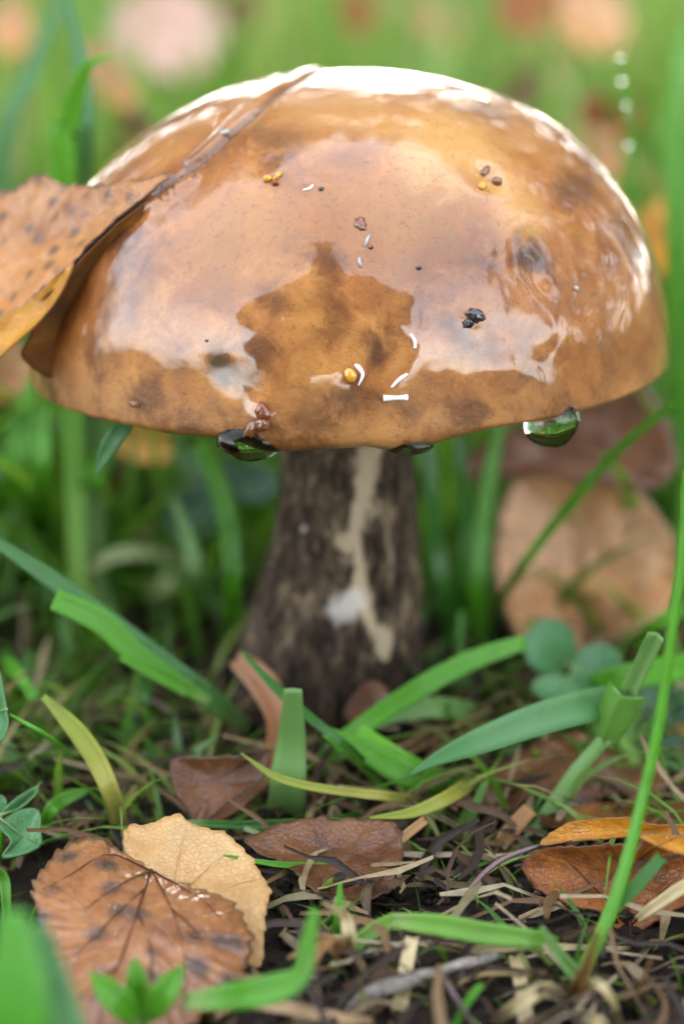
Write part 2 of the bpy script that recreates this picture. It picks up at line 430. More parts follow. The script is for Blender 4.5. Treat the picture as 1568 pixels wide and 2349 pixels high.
ground = build_ground()

# ---------------------------------------------------------------- trees round the clearing (seen in the wet cap, and shading the place)
def tree_leaf_mat():
    t = NT('birch_foliage'); r = t.noise(t.co('Object'), 1.4, 3)
    col = t.ramp(r, [(0.35, (0.045, 0.075, 0.012)), (0.65, (0.12, 0.10, 0.014))])
    return t.done(t.bsdf(Base_Color=col, Roughness=0.5))
def bark_mat():
    t = NT('birch_bark'); co = t.co('Object'); a = t.noise(t.scale(co, (2, 2, 9)), 2.0, 4)
    return t.done(t.bsdf(Base_Color=t.ramp(a, [(0.45, (0.45, 0.43, 0.40)), (0.62, (0.05, 0.045, 0.04))]), Roughness=0.8))
M_TLEAF, M_BARK = tree_leaf_mat(), bark_mat()
def tree_meshes(seed, height, crown_r, crown_lo, n, size):
    rg = random.Random(seed)
    V, F, _ = [], [], []
    def add(pts, rad, sides):
        a, f, _u = tube(pts, rad, sides); k = len(V); V.extend(a); F.extend([tuple(i + k for i in q) for q in f])
    add([(0, 0, -0.1), (0.03, 0.02, height * 0.35), (-0.04, 0.05, height * 0.7), (0, 0, height * 0.97)], [0.15, 0.12, 0.07, 0.015], 10)
    cz, ch = (height + crown_lo) / 2, (height - crown_lo) / 2
    tips = []
    for k in range(26):
        z = crown_lo + (height - crown_lo) * (k + 0.5) / 26 * 0.92; a = k * 2.4
        rr = crown_r * math.sqrt(max(0.05, 1 - ((z + 0.4 - cz) / ch) ** 2)) * rg.uniform(0.75, 1.0)
        e = Vector((math.cos(a) * rr, math.sin(a) * rr, z + 0.5))
        add([(0, 0, z - 0.3), tuple(e * 0.5 + Vector((0, 0, (z - 0.1) * 0.5))), tuple(e)], [0.045, 0.025, 0.006], 5)
        tips.append(e)
    LV, LF = [], []
    for k in range(n):
        b = tips[rg.randrange(len(tips))]; f = rg.random() ** 0.6
        c = Vector((b.x * f, b.y * f, b.z - 0.5 * (1 - f))) + Vector((rg.gauss(0, 0.33), rg.gauss(0, 0.33), rg.gauss(-0.12, 0.36)))
        d = Vector((rg.gauss(0, 1), rg.gauss(0, 1), rg.gauss(-0.6, 1))).normalized(); s = d.cross(Vector((rg.gauss(0, 1), rg.gauss(0, 1), rg.gauss(0, 1)))).normalized()
        L = size * rg.uniform(0.7, 1.3); i = len(LV)
        LV += [c - d * L * 0.5, c + s * L * 0.33 - d * L * 0.08, c + d * L * 0.5, c - s * L * 0.33 - d * L * 0.08]; LF.append((i, i + 1, i + 2, i + 3))
    out = []
    for nm, v, f, m in (('trunk', V, F, M_BARK), ('crown', LV, LF, M_TLEAF)):
        me = bpy.data.meshes.new(nm); me.from_pydata([tuple(x) for x in v], [], f); me.materials.append(m); out.append(me)
    return out
TREE_A = tree_meshes(3, 9.5, 2.3, 2.9, 6500, 0.15)
TREE_B = tree_meshes(8, 8.0, 2.0, 2.4, 5500, 0.15)
# (bearing from the mushroom: 0 = towards the camera, 90 = +x, 180 = behind; distance m; which; scale)
TREES = [(128, 5.6, 0, 1.0), (150, 5.2, 1, 1.15), (172, 5.0, 0, 1.0), (194, 5.3, 1, 1.15), (214, 5.0, 0, 1.0), (233, 5.8, 1, 1.1),
         (160, 8.6, 0, 1.05), (205, 8.4, 0, 1.05), (184, 8.8, 1, 1.3), (140, 8.6, 1, 1.1), (88, 7.5, 1, 0.8), (108, 7.0, 0, 0.85), (68, 12.0, 1, 1.0)]
for k, (b, d, w, s) in enumerate(TREES):
    e = empty('birch_tree', (math.sin(R(b)) * d, -math.cos(R(b)) * d, -0.1)); e.scale = (s, s, s); e.rotation_euler[2] = k * 1.3
    tag(e, 'tall birch tree with a high crown at the edge of the clearing', 'tree', 'birch trees round the clearing')
    for me, nm in zip(TREE_A if w == 0 else TREE_B, ('trunk', 'crown')):
        o = bpy.data.objects.new(nm, me); COL.objects.link(o); o.parent = e

COVER_SHRUB = tree_meshes(5, 2.7, 1.5, 0.15, 3200, 0.11)  # unseen shrubs added to cover low sky in the cap's reflection
for k, (b, d, sc, lb) in enumerate([(98, 5.2, 0.9, 'low'), (118, 4.4, 1.0, 'spreading'), (140, 4.6, 0.95, 'bushy'), (152, 4.6, 1.05, 'tall'), (167, 5.0, 0.9, 'small'), (191, 4.6, 0.85, 'upright'), (207, 4.8, 0.9, 'rounded'), (222, 4.4, 1.0, 'dense'), (240, 4.6, 1.0, 'leafy'), (256, 5.6, 0.7, 'short')]):
    e = empty('sky_cover_shrub', (math.sin(R(b)) * d, -math.cos(R(b)) * d, -0.1)); e.scale = (sc, sc, sc); e.rotation_euler[2] = k * 1.7
    tag(e, lb + ' added birch shrub covering low sky between the trees', 'shrub', 'added shrubs covering low sky')
    for me, nm in zip(COVER_SHRUB, ('trunk', 'crown')):
        o = bpy.data.objects.new(nm, me); COL.objects.link(o); o.parent = e

# ---------------------------------------------------------------- the photographer, kneeling behind the camera (mirrored in the cap)
def plain(name, col, rough=0.6, spec=0.4):
    t = NT(name); return t.done(t.bsdf(Base_Color=t.mix(t.noise(t.co('Object'), 60, 4), tuple(c * 0.75 for c in col), tuple(min(1, c * 1.2) for c in col)), Roughness=rough, Specular_IOR_Level=spec))
def skin_body(name, verts, edges, radii, mat, parent, root=0):
    me = bpy.data.meshes.new(name); me.from_pydata(verts, edges, []); me.materials.append(mat)
    o = bpy.data.objects.new(name, me); COL.objects.link(o); o.parent = parent
    m = o.modifiers.new('skin', 'SKIN'); m.use_smooth_shade = True
    for i, r in enumerate(radii):
        sv = me.skin_vertices[0].data[i]; sv.radius = (r, r) if not isinstance(r, tuple) else r; sv.use_root = (i == root)
    s = o.modifiers.new('sub', 'SUBSURF'); s.levels = 1; s.render_levels = 2
    return o
person = empty('person', (-0.13, -0.84, 0)); person.scale = (0.93, 0.93, 0.93)
tag(person, 'person in a dark jacket kneeling and bending over to take the picture', 'person')
bv = [(0, -0.22, 0.36), (0, -0.10, 0.46), (0, 0.06, 0.56), (0, 0.17, 0.63), (0, 0.25, 0.69), (0, 0.31, 0.75), (0, 0.34, 0.83)]
be = [(0, 1), (1, 2), (2, 3), (3, 4), (4, 5), (5, 6)]; br = [(0.30, 0.22), (0.28, 0.22), (0.27, 0.20), (0.22, 0.16), 0.11, 0.125, 0.105]
bv += [(0, 0.0, 0.22), (0, 0.02, 0.10)]; be += [(1, 7), (7, 8)]; br += [(0.32, 0.20), (0.30, 0.16)]          # the jacket hangs down
for s in (-1, 1):
    k = len(bv)
    bv += [(s * 0.24, 0.12, 0.58), (s * 0.38, 0.20, 0.38), (s * 0.20, 0.27, 0.28), (s * 0.13, 0.31, 0.25)]
    be += [(3, k), (k, k + 1), (k + 1, k + 2), (k + 2, k + 3)]; br += [0.12, 0.10, 0.06, 0.036]
    for q in range(5):
        f = len(bv); dx = (q - 2) * 0.016
        if q == 0: a, b2 = (s * 0.13 - s * 0.035, 0.31, 0.235), (s * 0.13 - s * 0.05, 0.325, 0.215)
        else: a, b2 = (s * 0.13 + dx * s, 0.34, 0.215 + 0.003 * q), (s * 0.13 + dx * s, 0.345, 0.175 + 0.006 * abs(q - 2))
        bv += [a, b2]; be += [(k + 3, f), (f, f + 1)]; br += [0.010, 0.008]
    k = len(bv)
    bv += [(s * 0.17, -0.14, 0.32), (s * 0.33, 0.16, 0.14), (s * 0.26, -0.16, 0.10), (s * 0.22, -0.40, 0.07), (s * 0.22, -0.46, 0.04)]
    be += [(0, k), (k, k + 1), (k + 1, k + 2), (k + 2, k + 3), (k + 3, k + 4)]; br += [0.20, 0.14, 0.10, 0.06, 0.04]
skin_body('body', bv, be, br, plain('dark_jacket', (0.018, 0.020, 0.024), 0.8), person)
skin_body('hair', [(0, 0.30, 0.80), (0, 0.26, 0.84), (0, 0.31, 0.885)], [(0, 1), (1, 2)], [0.11, 0.10, 0.09], plain('dark_hair', (0.02, 0.014, 0.01), 0.7), person)
skin_body('face', [(0, 0.385, 0.80), (0, 0.41, 0.76), (0, 0.425, 0.785), (0, 0.40, 0.735)], [(0, 1), (0, 2), (1, 3)], [0.05, 0.04, 0.012, 0.022], plain('face_skin', (0.42, 0.25, 0.18), 0.5), person)

# ---------------------------------------------------------------- grass as a mass
def grass_mat(name, stops, transl=0.45, rough=0.4, dry=0.0):
    t = NT(name); at = t.n('Attribute', attribute_name='tint').outputs['Fac']
    col = t.ramp(at, stops)
    uv = t.n('SeparateXYZ', Vector=t.co('UV'))
    col = t.mix(t.smooth(uv.outputs[1], 0.35, 0.0, 0, 0.55), col, (0.20, 0.22, 0.07))
    b = t.bsdf(Base_Color=col, Roughness=rough, Specular_IOR_Level=0.5)
    tr = t.n('BsdfTranslucent', Color=t.mix(0.5, col, (0.30, 0.50, 0.03)))
    ms = t.n('MixShader'); ms.inputs[0].default_value = transl
    t.put(ms.inputs[1], b); t.put(ms.inputs[2], tr)
    return t.done(ms)
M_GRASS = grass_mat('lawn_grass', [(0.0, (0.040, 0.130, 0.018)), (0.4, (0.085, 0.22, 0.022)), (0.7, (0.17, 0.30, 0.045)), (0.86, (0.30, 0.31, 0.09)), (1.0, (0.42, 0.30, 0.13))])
def grass_mass(name, spots, mat, label, seg=5):
    """spots: (x, y, height, width, lean, azimuth, tint)"""
    S = np.array(spots); n = len(S); k = seg + 1
    f = np.linspace(0, 1, k)
    x0, y0, h, w, lean, az, tint = S.T
    z0 = np.array([ground_z(a, b) for a, b in zip(x0, y0)]) - 0.001
    dx, dy = np.cos(az), np.sin(az)
    bend = lean[:, None] * (f[None] ** 1.8)
    cx = x0[:, None] + dx[:, None] * bend * h[:, None]; cy = y0[:, None] + dy[:, None] * bend * h[:, None]
    cz = z0[:, None] + h[:, None] * (f[None] - 0.32 * lean[:, None] * f[None] ** 2.6)
    rng = np.random.RandomState(5); tw = rng.uniform(0, np.pi, n)[:, None] + f[None] * rng.uniform(-0.9, 0.9, n)[:, None]
    hw = 0.5 * w[:, None] * np.minimum(1, (0.55 + 1.4 * f[None]) ) * np.clip((1.0 - f[None]) * 2.2, 0.03, 1)
    sx, sy = np.cos(tw) * hw, np.sin(tw) * hw
    V = np.zeros((n, k, 2, 3)); V[:, :, 0] = np.stack([cx - sx, cy - sy, cz], 2); V[:, :, 1] = np.stack([cx + sx, cy + sy, cz], 2)
    idx = np.arange(n * k * 2).reshape(n, k, 2)
    F = np.stack([idx[:, :-1, 0], idx[:, :-1, 1], idx[:, 1:, 1], idx[:, 1:, 0]], 2).reshape(-1, 4)
    UV = np.zeros((n, k, 2, 2)); UV[..., 1] = f[None, :, None]; UV[:, :, 1, 0] = 1
    me = bpy.data.meshes.new(name); me.vertices.add(n * k * 2); me.vertices.foreach_set('co', V.ravel())
    me.loops.add(F.size); me.polygons.add(len(F)); me.loops.foreach_set('vertex_index', F.ravel().astype(np.int32))
    me.polygons.foreach_set('loop_start', np.arange(0, F.size, 4, dtype=np.int32))
    me.update(calc_edges=True); me.polygons.foreach_set('use_smooth', [True] * len(F))
    uvl = me.uv_layers.new(name='UVMap'); uvl.data.foreach_set('uv', UV.reshape(-1, 2)[F.ravel()].ravel().astype(np.float32))
    me.attributes.new('tint', 'FLOAT', 'POINT').data.foreach_set('value', np.repeat(tint, k * 2))
    me.materials.append(mat)
    o = bpy.data.objects.new(name, me); COL.objects.link(o)
    return tag(o, label, 'grass', None, 'stuff')
rg = random.Random(21)
def tuft(x, y): return mnoise.noise(Vector((x * 7, y * 7, 0.4))) + 0.5 * mnoise.noise(Vector((x * 19, y * 19, 2.4)))
spots = []
while len(spots) < 14000:                                            # behind the mushroom, thinning with distance
    d = 0.045 + rg.random() ** 1.7 * 3.3; half = 0.10 + 0.30 * d
    x, y = rg.uniform(-half, half), d
    if d > 0.10 and tuft(x, y) < rg.uniform(-0.75, 0.15): continue
    if d < 0.10 and abs(x) < 0.045 and rg.random() < 0.75: continue
    if d < 0.14 and rg.random() < 0.5: continue
    h = rg.uniform(0.03, 0.068) if d < 0.14 else rg.uniform(0.03, 0.085) + 0.03 * tuft(x, y)
    spots.append((x, y, max(0.02, h), rg.uniform(0.0018, 0.0042) * (1 + 0.35 * min(d, 2)), rg.uniform(0.1, 0.9), rg.uniform(0, 6.283), min(1, max(0, rg.gauss(0.18, 0.16) if d < 0.14 else rg.gauss(0.56, 0.26) + 0.12 * min(1, d)))))  # nearest blades tinted darker, putting the shade by the cap into colour
for k in range(150):                                                 # taller blades standing out of the sward
    d = rg.uniform(0.13, 0.62); half = 0.07 + 0.17 * d; x = rg.uniform(-half, half) * 1.25
    spots.append((x, d, rg.uniform(0.075, 0.13), rg.uniform(0.003, 0.0065), rg.uniform(0.05, 0.5), rg.uniform(0, 6.283), min(1, max(0, rg.gauss(0.5, 0.28)))))
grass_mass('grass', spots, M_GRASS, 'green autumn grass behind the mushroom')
spots = []
for k in range(9000):                                                # the rest of the clearing, all round
    a, d = rg.uniform(0, 6.283), 0.5 + rg.random() ** 0.8 * 4.5
    x, y = math.cos(a) * d, math.sin(a) * d
    if y > 0 and abs(x) < 0.1 + 0.3 * y and y < 3.3: continue
    if -0.6 < x < 0.35 and -1.5 < y < 0: continue
    spots.append((x, y, rg.uniform(0.03, 0.10), rg.uniform(0.004, 0.009), rg.uniform(0.1, 0.9), rg.uniform(0, 6.283), min(1, max(0, rg.gauss(0.5, 0.25)))))
grass_mass('grass', spots, M_GRASS, 'grass of the clearing round about', 3)

# ---------------------------------------------------------------- leaves, blades, twigs: builders
def leaf_mat(name, dark, mid, light, spots=0.0, spot_scale=500, wet=0.6, transl=0.15, gold=None, rough=0.45, edge=(0.06, 0.03, 0.012)):
    t = NT(name); co = t.co('Object')
    a = t.noise(co, 130, 5, 0.6, 0.3); f = t.noise(co, 1300, 4, 0.7); g = t.noise(co, 45, 3)
    col = t.ramp(t.math('ADD', t.math('MULTIPLY', a, 0.7), t.math('MULTIPLY', f, 0.3)), [(0.34, dark), (0.5, mid), (0.66, light)])
    if gold: col = t.mix(t.smooth(g, 0.42, 0.62, 0, 0.9), col, gold)
    e = t.n('Attribute', attribute_name='edge').outputs['Fac']
    col = t.mix(t.smooth(t.math('ADD', e, t.math('MULTIPLY', t.math('SUBTRACT', a, 0.5), 0.2)), 0.93, 1.02, 0, 0.8), col, edge)
    if spots:
        for sc, th, am in ((spot_scale, 0.55, 1.0), (spot_scale * 2.7, 0.42, 0.8)):
            v = t.n('TexVoronoi', Scale=float(sc)); t.put(v.inputs['Vector'], t.vadd(co, t.scale(t.n('TexNoise', Scale=500.0).outputs['Color'], (0.0030, 0.0030, 0.0030))))
            on = t.math('GREATER_THAN', t.n('SeparateColor', Color=v.outputs['Color']).outputs[1], 0.42)
            m = t.math('MULTIPLY', t.math('MULTIPLY', t.smooth(v.outputs['Distance'], th, th * 0.35), on), spots * am)
            col = t.mix(m, col, (0.028, 0.018, 0.014))
    vein = t.n('TexVoronoi', Scale=1500.0, feature='DISTANCE_TO_EDGE'); t.put(vein.inputs['Vector'], co)
    net = t.smooth(vein.outputs['Distance'], 0.0, 0.12)
    col = t.mix(t.math('MULTIPLY', t.math('SUBTRACT', 1.0, net), 0.22), col, dark)
    nb = t.bump(t.math('ADD', t.math('MULTIPLY', net, 0.25), a), 0.5, 0.0009)
    b = t.bsdf(Base_Color=col, Roughness=rough, Specular_IOR_Level=0.4, Coat_Weight=wet, Coat_Roughness=0.10, Coat_IOR=1.5, Normal=nb, Coat_Normal=t.bump(t.math('ADD', a, t.math('MULTIPLY', net, 0.3)), 0.35, 0.0006))
    tr = t.n('BsdfTranslucent', Color=t.mix(0.5, col, (0.7, 0.32, 0.04)))
    ms = t.n('MixShader'); ms.inputs[0].default_value = transl
    t.put(ms.inputs[1], b); t.put(ms.inputs[2], tr)
    return t.done(ms)
def blade_mat(name, base, tip, pale=(0.30, 0.36, 0.14), pale_to=0.18, transl=0.35, rough=0.38, spec=0.5, coat=0.15):
    t = NT(name); uv = t.n('SeparateXYZ', Vector=t.co('UV')); n = t.noise(t.co('Object'), 260, 4)
    col = t.mix(uv.outputs[1], base, tip)
    col = t.mix(t.smooth(uv.outputs[1], pale_to, 0.0, 0, 0.85), col, pale)
    wv = t.math('SINE', t.math('MULTIPLY', uv.outputs[0], 62.0), 0)
    rib = t.math('MULTIPLY', t.math('ADD', wv, 1.0), 0.5)
    col = t.mix(t.math('MULTIPLY', rib, 0.38), col, tuple(min(1, c * 1.7 + 0.02) for c in tip))
    col = t.mix(t.smooth(n, 0.5, 0.75, 0, 0.35), col, tuple(c * 0.55 for c in base))
    b = t.bsdf(Base_Color=col, Roughness=rough, Specular_IOR_Level=spec, Coat_Weight=coat, Coat_Roughness=0.2, Normal=t.bump(rib, 0.35, 0.0003))
    tr = t.n('BsdfTranslucent', Color=t.mix(0.55, col, (0.42, 0.62, 0.03)))
    ms = t.n('MixShader'); ms.inputs[0].default_value = transl
    t.put(ms.inputs[1], b); t.put(ms.inputs[2], tr)
    return t.done(ms)
G1 = blade_mat('fresh_green_blade', (0.070, 0.26, 0.012), (0.085, 0.30, 0.012))
G2 = blade_mat('blue_green_blade', (0.065, 0.20, 0.050), (0.060, 0.19, 0.055))
G3 = blade_mat('dark_green_blade', (0.030, 0.13, 0.012), (0.035, 0.15, 0.014), pale_to=0.1)
G4 = blade_mat('pale_green_blade', (0.19, 0.34, 0.11), (0.14, 0.28, 0.075), pale=(0.34, 0.38, 0.20))
GY = blade_mat('yellowing_blade', (0.40, 0.30, 0.045), (0.20, 0.27, 0.02), pale=(0.52, 0.40, 0.16), pale_to=0.5)
ST = blade_mat('dry_straw', (0.42, 0.33, 0.17), (0.50, 0.40, 0.20), pale=(0.34, 0.25, 0.12), transl=0.15)
BR = blade_mat('brown_stalk', (0.20, 0.085, 0.022), (0.26, 0.13, 0.035), pale=(0.15, 0.06, 0.02), transl=0.1)
def twig_mat():
    t = NT('bleached_twig'); co = t.co('Object'); uv = t.co('UV')
    a = t.noise(t.scale(uv, (14, 3, 1)), 2.0, 6, 0.7); b = t.noise(co, 900, 5, 0.7)
    f = t.math('ADD', t.math('MULTIPLY', a, 0.5), t.math('MULTIPLY', b, 0.5))
    col = t.ramp(f, [(0.36, (0.06, 0.04, 0.028)), (0.47, (0.30, 0.25, 0.20)), (0.6, (0.50, 0.46, 0.42))])
    return t.done(t.bsdf(Base_Color=col, Roughness=0.8, Normal=t.bump(f, 1.0, 0.0006)))
WH = twig_mat()
DK = blade_mat('dark_petiole', (0.040, 0.018, 0.012), (0.070, 0.030, 0.022), pale=(0.03, 0.015, 0.01), transl=0.0, coat=0.8)
PU = blade_mat('purple_petiole', (0.16, 0.050, 0.052), (0.050, 0.024, 0.024), pale=(0.14, 0.05, 0.05), transl=0.0, coat=0.8)
L_TAN = leaf_mat('tan_spotted_leaf', (0.20, 0.075, 0.022), (0.38, 0.155, 0.045), (0.50, 0.24, 0.085), spots=0.85, spot_scale=420, gold=(0.50, 0.20, 0.040), wet=0.55)
L_BIG = leaf_mat('orange_brown_leaf', (0.15, 0.047, 0.010), (0.31, 0.108, 0.023), (0.42, 0.18, 0.052), spots=0.90, spot_scale=260, wet=1.0)
L_CRM = leaf_mat('cream_leaf', (0.46, 0.25, 0.085), (0.58, 0.35, 0.14), (0.64, 0.43, 0.20), spots=0.15, spot_scale=160, wet=0.1, transl=0.25, edge=(0.50, 0.28, 0.10))
L_RUST = leaf_mat('rust_leaf', (0.060, 0.019, 0.005), (0.130, 0.045, 0.011), (0.21, 0.082, 0.022), spots=0.3, spot_scale=300, wet=0.35)
L_GOLD = leaf_mat('golden_leaf', (0.42, 0.16, 0.010), (0.64, 0.29, 0.018), (0.74, 0.40, 0.04), spots=0.25, spot_scale=350, wet=0.4, transl=0.35)
L_PEACH = leaf_mat('peach_leaf', (0.34, 0.17, 0.070), (0.50, 0.27, 0.125), (0.62, 0.38, 0.21), spots=0.3, spot_scale=120, gold=(0.50, 0.22, 0.06), wet=0.3)
L_ORG = leaf_mat('burnt_orange_leaf', (0.12, 0.034, 0.006), (0.33, 0.105, 0.014), (0.50, 0.19, 0.030), spots=0.75, spot_scale=900, wet=0.25, transl=0.3)
L_PINK = leaf_mat('pale_pink_leaf', (0.40, 0.23, 0.16), (0.50, 0.31, 0.24), (0.56, 0.38, 0.31), wet=0.1)
L_CLV = leaf_mat('clover_leaf', (0.045, 0.16, 0.050), (0.070, 0.22, 0.070), (0.10, 0.27, 0.10), wet=0.4, transl=0.25, edge=(0.06, 0.18, 0.05))
L_CLVD = leaf_mat('dark_clover_leaf', (0.012, 0.055, 0.022), (0.020, 0.080, 0.032), (0.035, 0.11, 0.05), wet=0.2, transl=0.2, edge=(0.02, 0.07, 0.03))
L_SHADE = leaf_mat('brown_leaf_back', (0.11, 0.045, 0.010), (0.22, 0.085, 0.014), (0.34, 0.14, 0.020), spots=0.4, spot_scale=300, wet=0.0, transl=0.3, rough=0.75)  # brown leaf back with the underside's shade put into its colour

def surf_z(u, v):
    p = PZ(u, v, 0.0)
    for _ in range(5): p = PZ(u, v, ground_z(p.x, p.y))
    return p
def place(u, v, y):
    """A photo pixel as a place: y in mm names the upright plane it stands in; 'g' means on the ground; ('z', mm) a level."""
    if y == 'g': return surf_z(u, v)
    if isinstance(y, tuple): return PZ(u, v, y[1] / 1000)
    return PY(u, v, y / 1000)
def depth(p): return (p - CAM).dot(FWD)
def ribbon(pts, widths, roll=0.0, fold=0.12, n=28, twist=0.0):
    P = [Vector(p) for p in spline([tuple(p) for p in pts], n)]
    W = spline([(w,) for w in widths], n)[:, 0]
    V, F, U = [], [], []; cols = (-1, -0.5, 0, 0.5, 1); prev = None
    for i, p in enumerate(P):
        t = (P[min(i + 1, n - 1)] - P[max(i - 1, 0)]).normalized()
        toc = (CAM - p).normalized()
        s = t.cross(toc)
        if s.length < 0.2 and prev is not None: s = prev
        s.normalize()
        if prev is not None and s.dot(prev) < 0: s = -s
        prev = s
        nn = s.cross(t).normalized()
        a = roll + twist * i / (n - 1)
        s2 = s * math.cos(a) + nn * math.sin(a); n2 = nn * math.cos(a) - s * math.sin(a)
        w = max(W[i], 0.00012) / 2
        for c in cols:
            V.append(p + s2 * (w * c) + n2 * (w * fold * 2 * (abs(c) - 0.5))); U.append(((c + 1) / 2, i / (n - 1)))
    for i in range(n - 1):
        for k in range(4): F.append((i * 5 + k, i * 5 + k + 1, (i + 1) * 5 + k + 1, (i + 1) * 5 + k))
    return V, F, U
def blade(name, label, path, px, mat, cat='grass blade', group=None, parent=None, roll=0.0, fold=0.2, n=28, twist=0.0, thick=0.00018):
    pts = [place(*q) for q in path]
    if path[0][2] == 'g': pts[0] = pts[0] - Vector((0, 0, 0.0012))
    ws = [w * depth(pts[min(len(pts) - 1, round(i * (len(pts) - 1) / max(1, len(px) - 1)))]) / FPX for i, w in enumerate(px)]
    V, F, U = ribbon(pts, ws, roll, fold, n, twist)
    o = mesh_obj(name, V, F, mat, parent, U, origin=pts[0] if parent is None else None, solid=thick)
    if parent is not None:
        for v in o.data.vertices: v.co -= parent.location
        o.location = (0, 0, 0)
    if parent is None: tag(o, label, cat, group)
    elif label: o['label'] = label
    return o
def stalk(name, label, path, px, mat, cat='stalk', group=None, parent=None, n=24, sides=8, wob=0.0):
    pts = [place(*q) for q in path]
    if path[0][2] == 'g': pts[0] = pts[0] - Vector((0, 0, 0.001))
    P = spline([tuple(p) for p in pts], n); W = spline([(w,) for w in px], n)[:, 0]
    if wob:
        for i in range(n): P[i] += np.array(mnoise.noise_vector(Vector(P[i]) * 300)) * wob
    V, F, U = tube(P, [max(0.00008, W[i] * 0.5 * depth(Vector(P[i])) / FPX) for i in range(n)], sides)
    org = pts[0] if parent is None else parent.location
    o = mesh_obj(name, [Vector(v) - Vector(org) for v in V], F, mat, None, U)
    if parent is None: o.location = org; tag(o, label, cat, group)
    else: o.parent = parent
    return o
class Surf:
    """A leaf: its outline on a plane, curled and wrinkled off that plane."""
    def __init__(s, outline, center, p0, nrm, bulge=0.0, wrinkle=0.0004, curl=None, teeth=0.0, nteeth=40, N=200, seed=0.0):
        s.p0, s.n = Vector(p0), Vector(nrm).normalized()
        s.c = PP(*center, s.p0, s.n)
        s.ex = s.n.cross(Vector((0.02, 0.05, 1))).normalized()
        if s.ex.length < 0.1: s.ex = Vector((1, 0, 0))
        s.ey = s.n.cross(s.ex)
        pts = [PP(u, v, s.p0, s.n) - s.c for u, v in outline]
        xy = [(p.dot(s.ex), p.dot(s.ey)) for p in pts]
        m = len(xy); sp = spline(xy[-3:] + xy + xy[:3], (m + 6) * 40)
        lo, hi = int(3 / (m + 5) * (m + 6) * 40), int((m + 3) / (m + 5) * (m + 6) * 40)
        sp = sp[lo:hi]; d = np.r_[0, np.cumsum(np.linalg.norm(np.diff(sp, axis=0), axis=1))]
        q = np.linspace(0, d[-1], N, endpoint=False); s.o = np.stack([np.interp(q, d, sp[:, 0]), np.interp(q, d, sp[:, 1])], 1)
        if teeth:
            rr = random.Random(int(seed * 100) + 3); ph = 0.0
            L = np.linalg.norm(s.o, axis=1); mx = L.max()
            for i in range(N):
                f = (i / N * nteeth) % 1.0
                am = 0.6 + 0.4 * math.sin(int(i / N * nteeth) * 2.1 + seed)
                s.o[i] *= 1 + (teeth * am * (f if f < 0.8 else (1 - f) * 4) - teeth * 0.3) / max(L[i], 0.3 * mx)
        s.th = np.arctan2(s.o[:, 1], s.o[:, 0]); k = np.argsort(s.th); s.tho, s.ro = s.th[k], np.linalg.norm(s.o, axis=1)[k]
        s.bulge, s.wr, s.curl, s.seed, s.N = bulge, wrinkle, curl, seed, N
    def lift(s, x, y):
        R_ = np.interp(math.atan2(y, x), s.tho, s.ro, period=2 * math.pi); rr = min(1.2, math.hypot(x, y) / max(R_, 1e-6))
        h = s.bulge * rr * rr + s.wr * mnoise.noise(Vector((x * 150 + s.seed, y * 150, s.seed))) * (0.4 + rr) + s.wr * 0.4 * mnoise.noise(Vector((x * 420, y * 420, s.seed)))
        if s.curl: h += s.curl(x, y)
        return h
    def at(s, x, y, off=0.0): return s.c + s.ex * x + s.ey * y + s.n * (s.lift(x, y) + off)
    def px(s, u, v, off=0.0):
        p = PP(u, v, s.p0, s.n) - s.c; return s.at(p.dot(s.ex), p.dot(s.ey), off)
    def mesh(s, K=14):
        V = [s.at(0, 0)]; E = [0.0]; F = []
        for k in range(1, K + 1):
            f = k / K
            for i in range(s.N): V.append(s.at(s.o[i][0] * f, s.o[i][1] * f)); E.append(f)
        for i in range(s.N): F.append((0, 1 + i, 1 + (i + 1) % s.N))
        for k in range(K - 1):
            for i in range(s.N):
                a, b = 1 + k * s.N, 1 + (k + 1) * s.N; j = (i + 1) % s.N
                F.append((a + i, b + i, b + j, a + j))
        return V, F, E
def leaf(name, label, outline, center, p0, nrm, mat, veins=(), vein_mat=None, petiole=None, cat='leaf', group=None, parent=None, K=14, vw=7, **kw):
    s = Surf(outline, center, p0, nrm, **kw)
    V, F, E = s.mesh(K)
    org = s.c if parent is None else parent.location
    o = mesh_obj(name, [v - org for v in V], F, mat, None, solid=0.00025)
    o.data.attributes.new('edge', 'FLOAT', 'POINT').data.foreach_set('value', E)
    if parent is None: o.location = org; tag(o, label, cat, group)
    else: o.parent = parent
    for vi, ln in enumerate(veins):
        P = spline([tuple(s.px(u, v, 0.00022)) for u, v in ln], 12)
        w = (vw if vi == 0 else vw * 0.55) * depth(Vector(P[0])) / FPX / 2
        tv, tf, tu = tube(P, [w * (1 - 0.75 * i / 11) for i in range(12)], 5)
        b = mesh_obj('midrib' if vi == 0 else 'vein', [Vector(q) - org for q in tv], tf, vein_mat or mat, None, tu); b.parent = o
    if petiole:
        b = stalk('petiole', None, petiole[0], petiole[1], petiole[2], parent=o) if parent is None else stalk('petiole', None, petiole[0], petiole[1], petiole[2], parent=parent)
    return o, s
def ell(cu, cv, ru, rv, n=14, rot=0.0, notch=0.0):
    out = []
    for i in range(n):
        a = 2 * math.pi * i / n; r = 1 - notch * math.exp(-((a - math.pi * 1.5) / 0.35) ** 2)
        x, y = ru * math.cos(a) * r, rv * math.sin(a) * r
        out.append((cu + x * math.cos(rot) - y * math.sin(rot), cv + x * math.sin(rot) + y * math.cos(rot)))
    return out
V_DARK = blade_mat('leaf_vein', (0.050, 0.016, 0.005), (0.07, 0.024, 0.008), pale=(0.05, 0.016, 0.005), transl=0.0, coat=0.0, rough=0.75, spec=0.2)

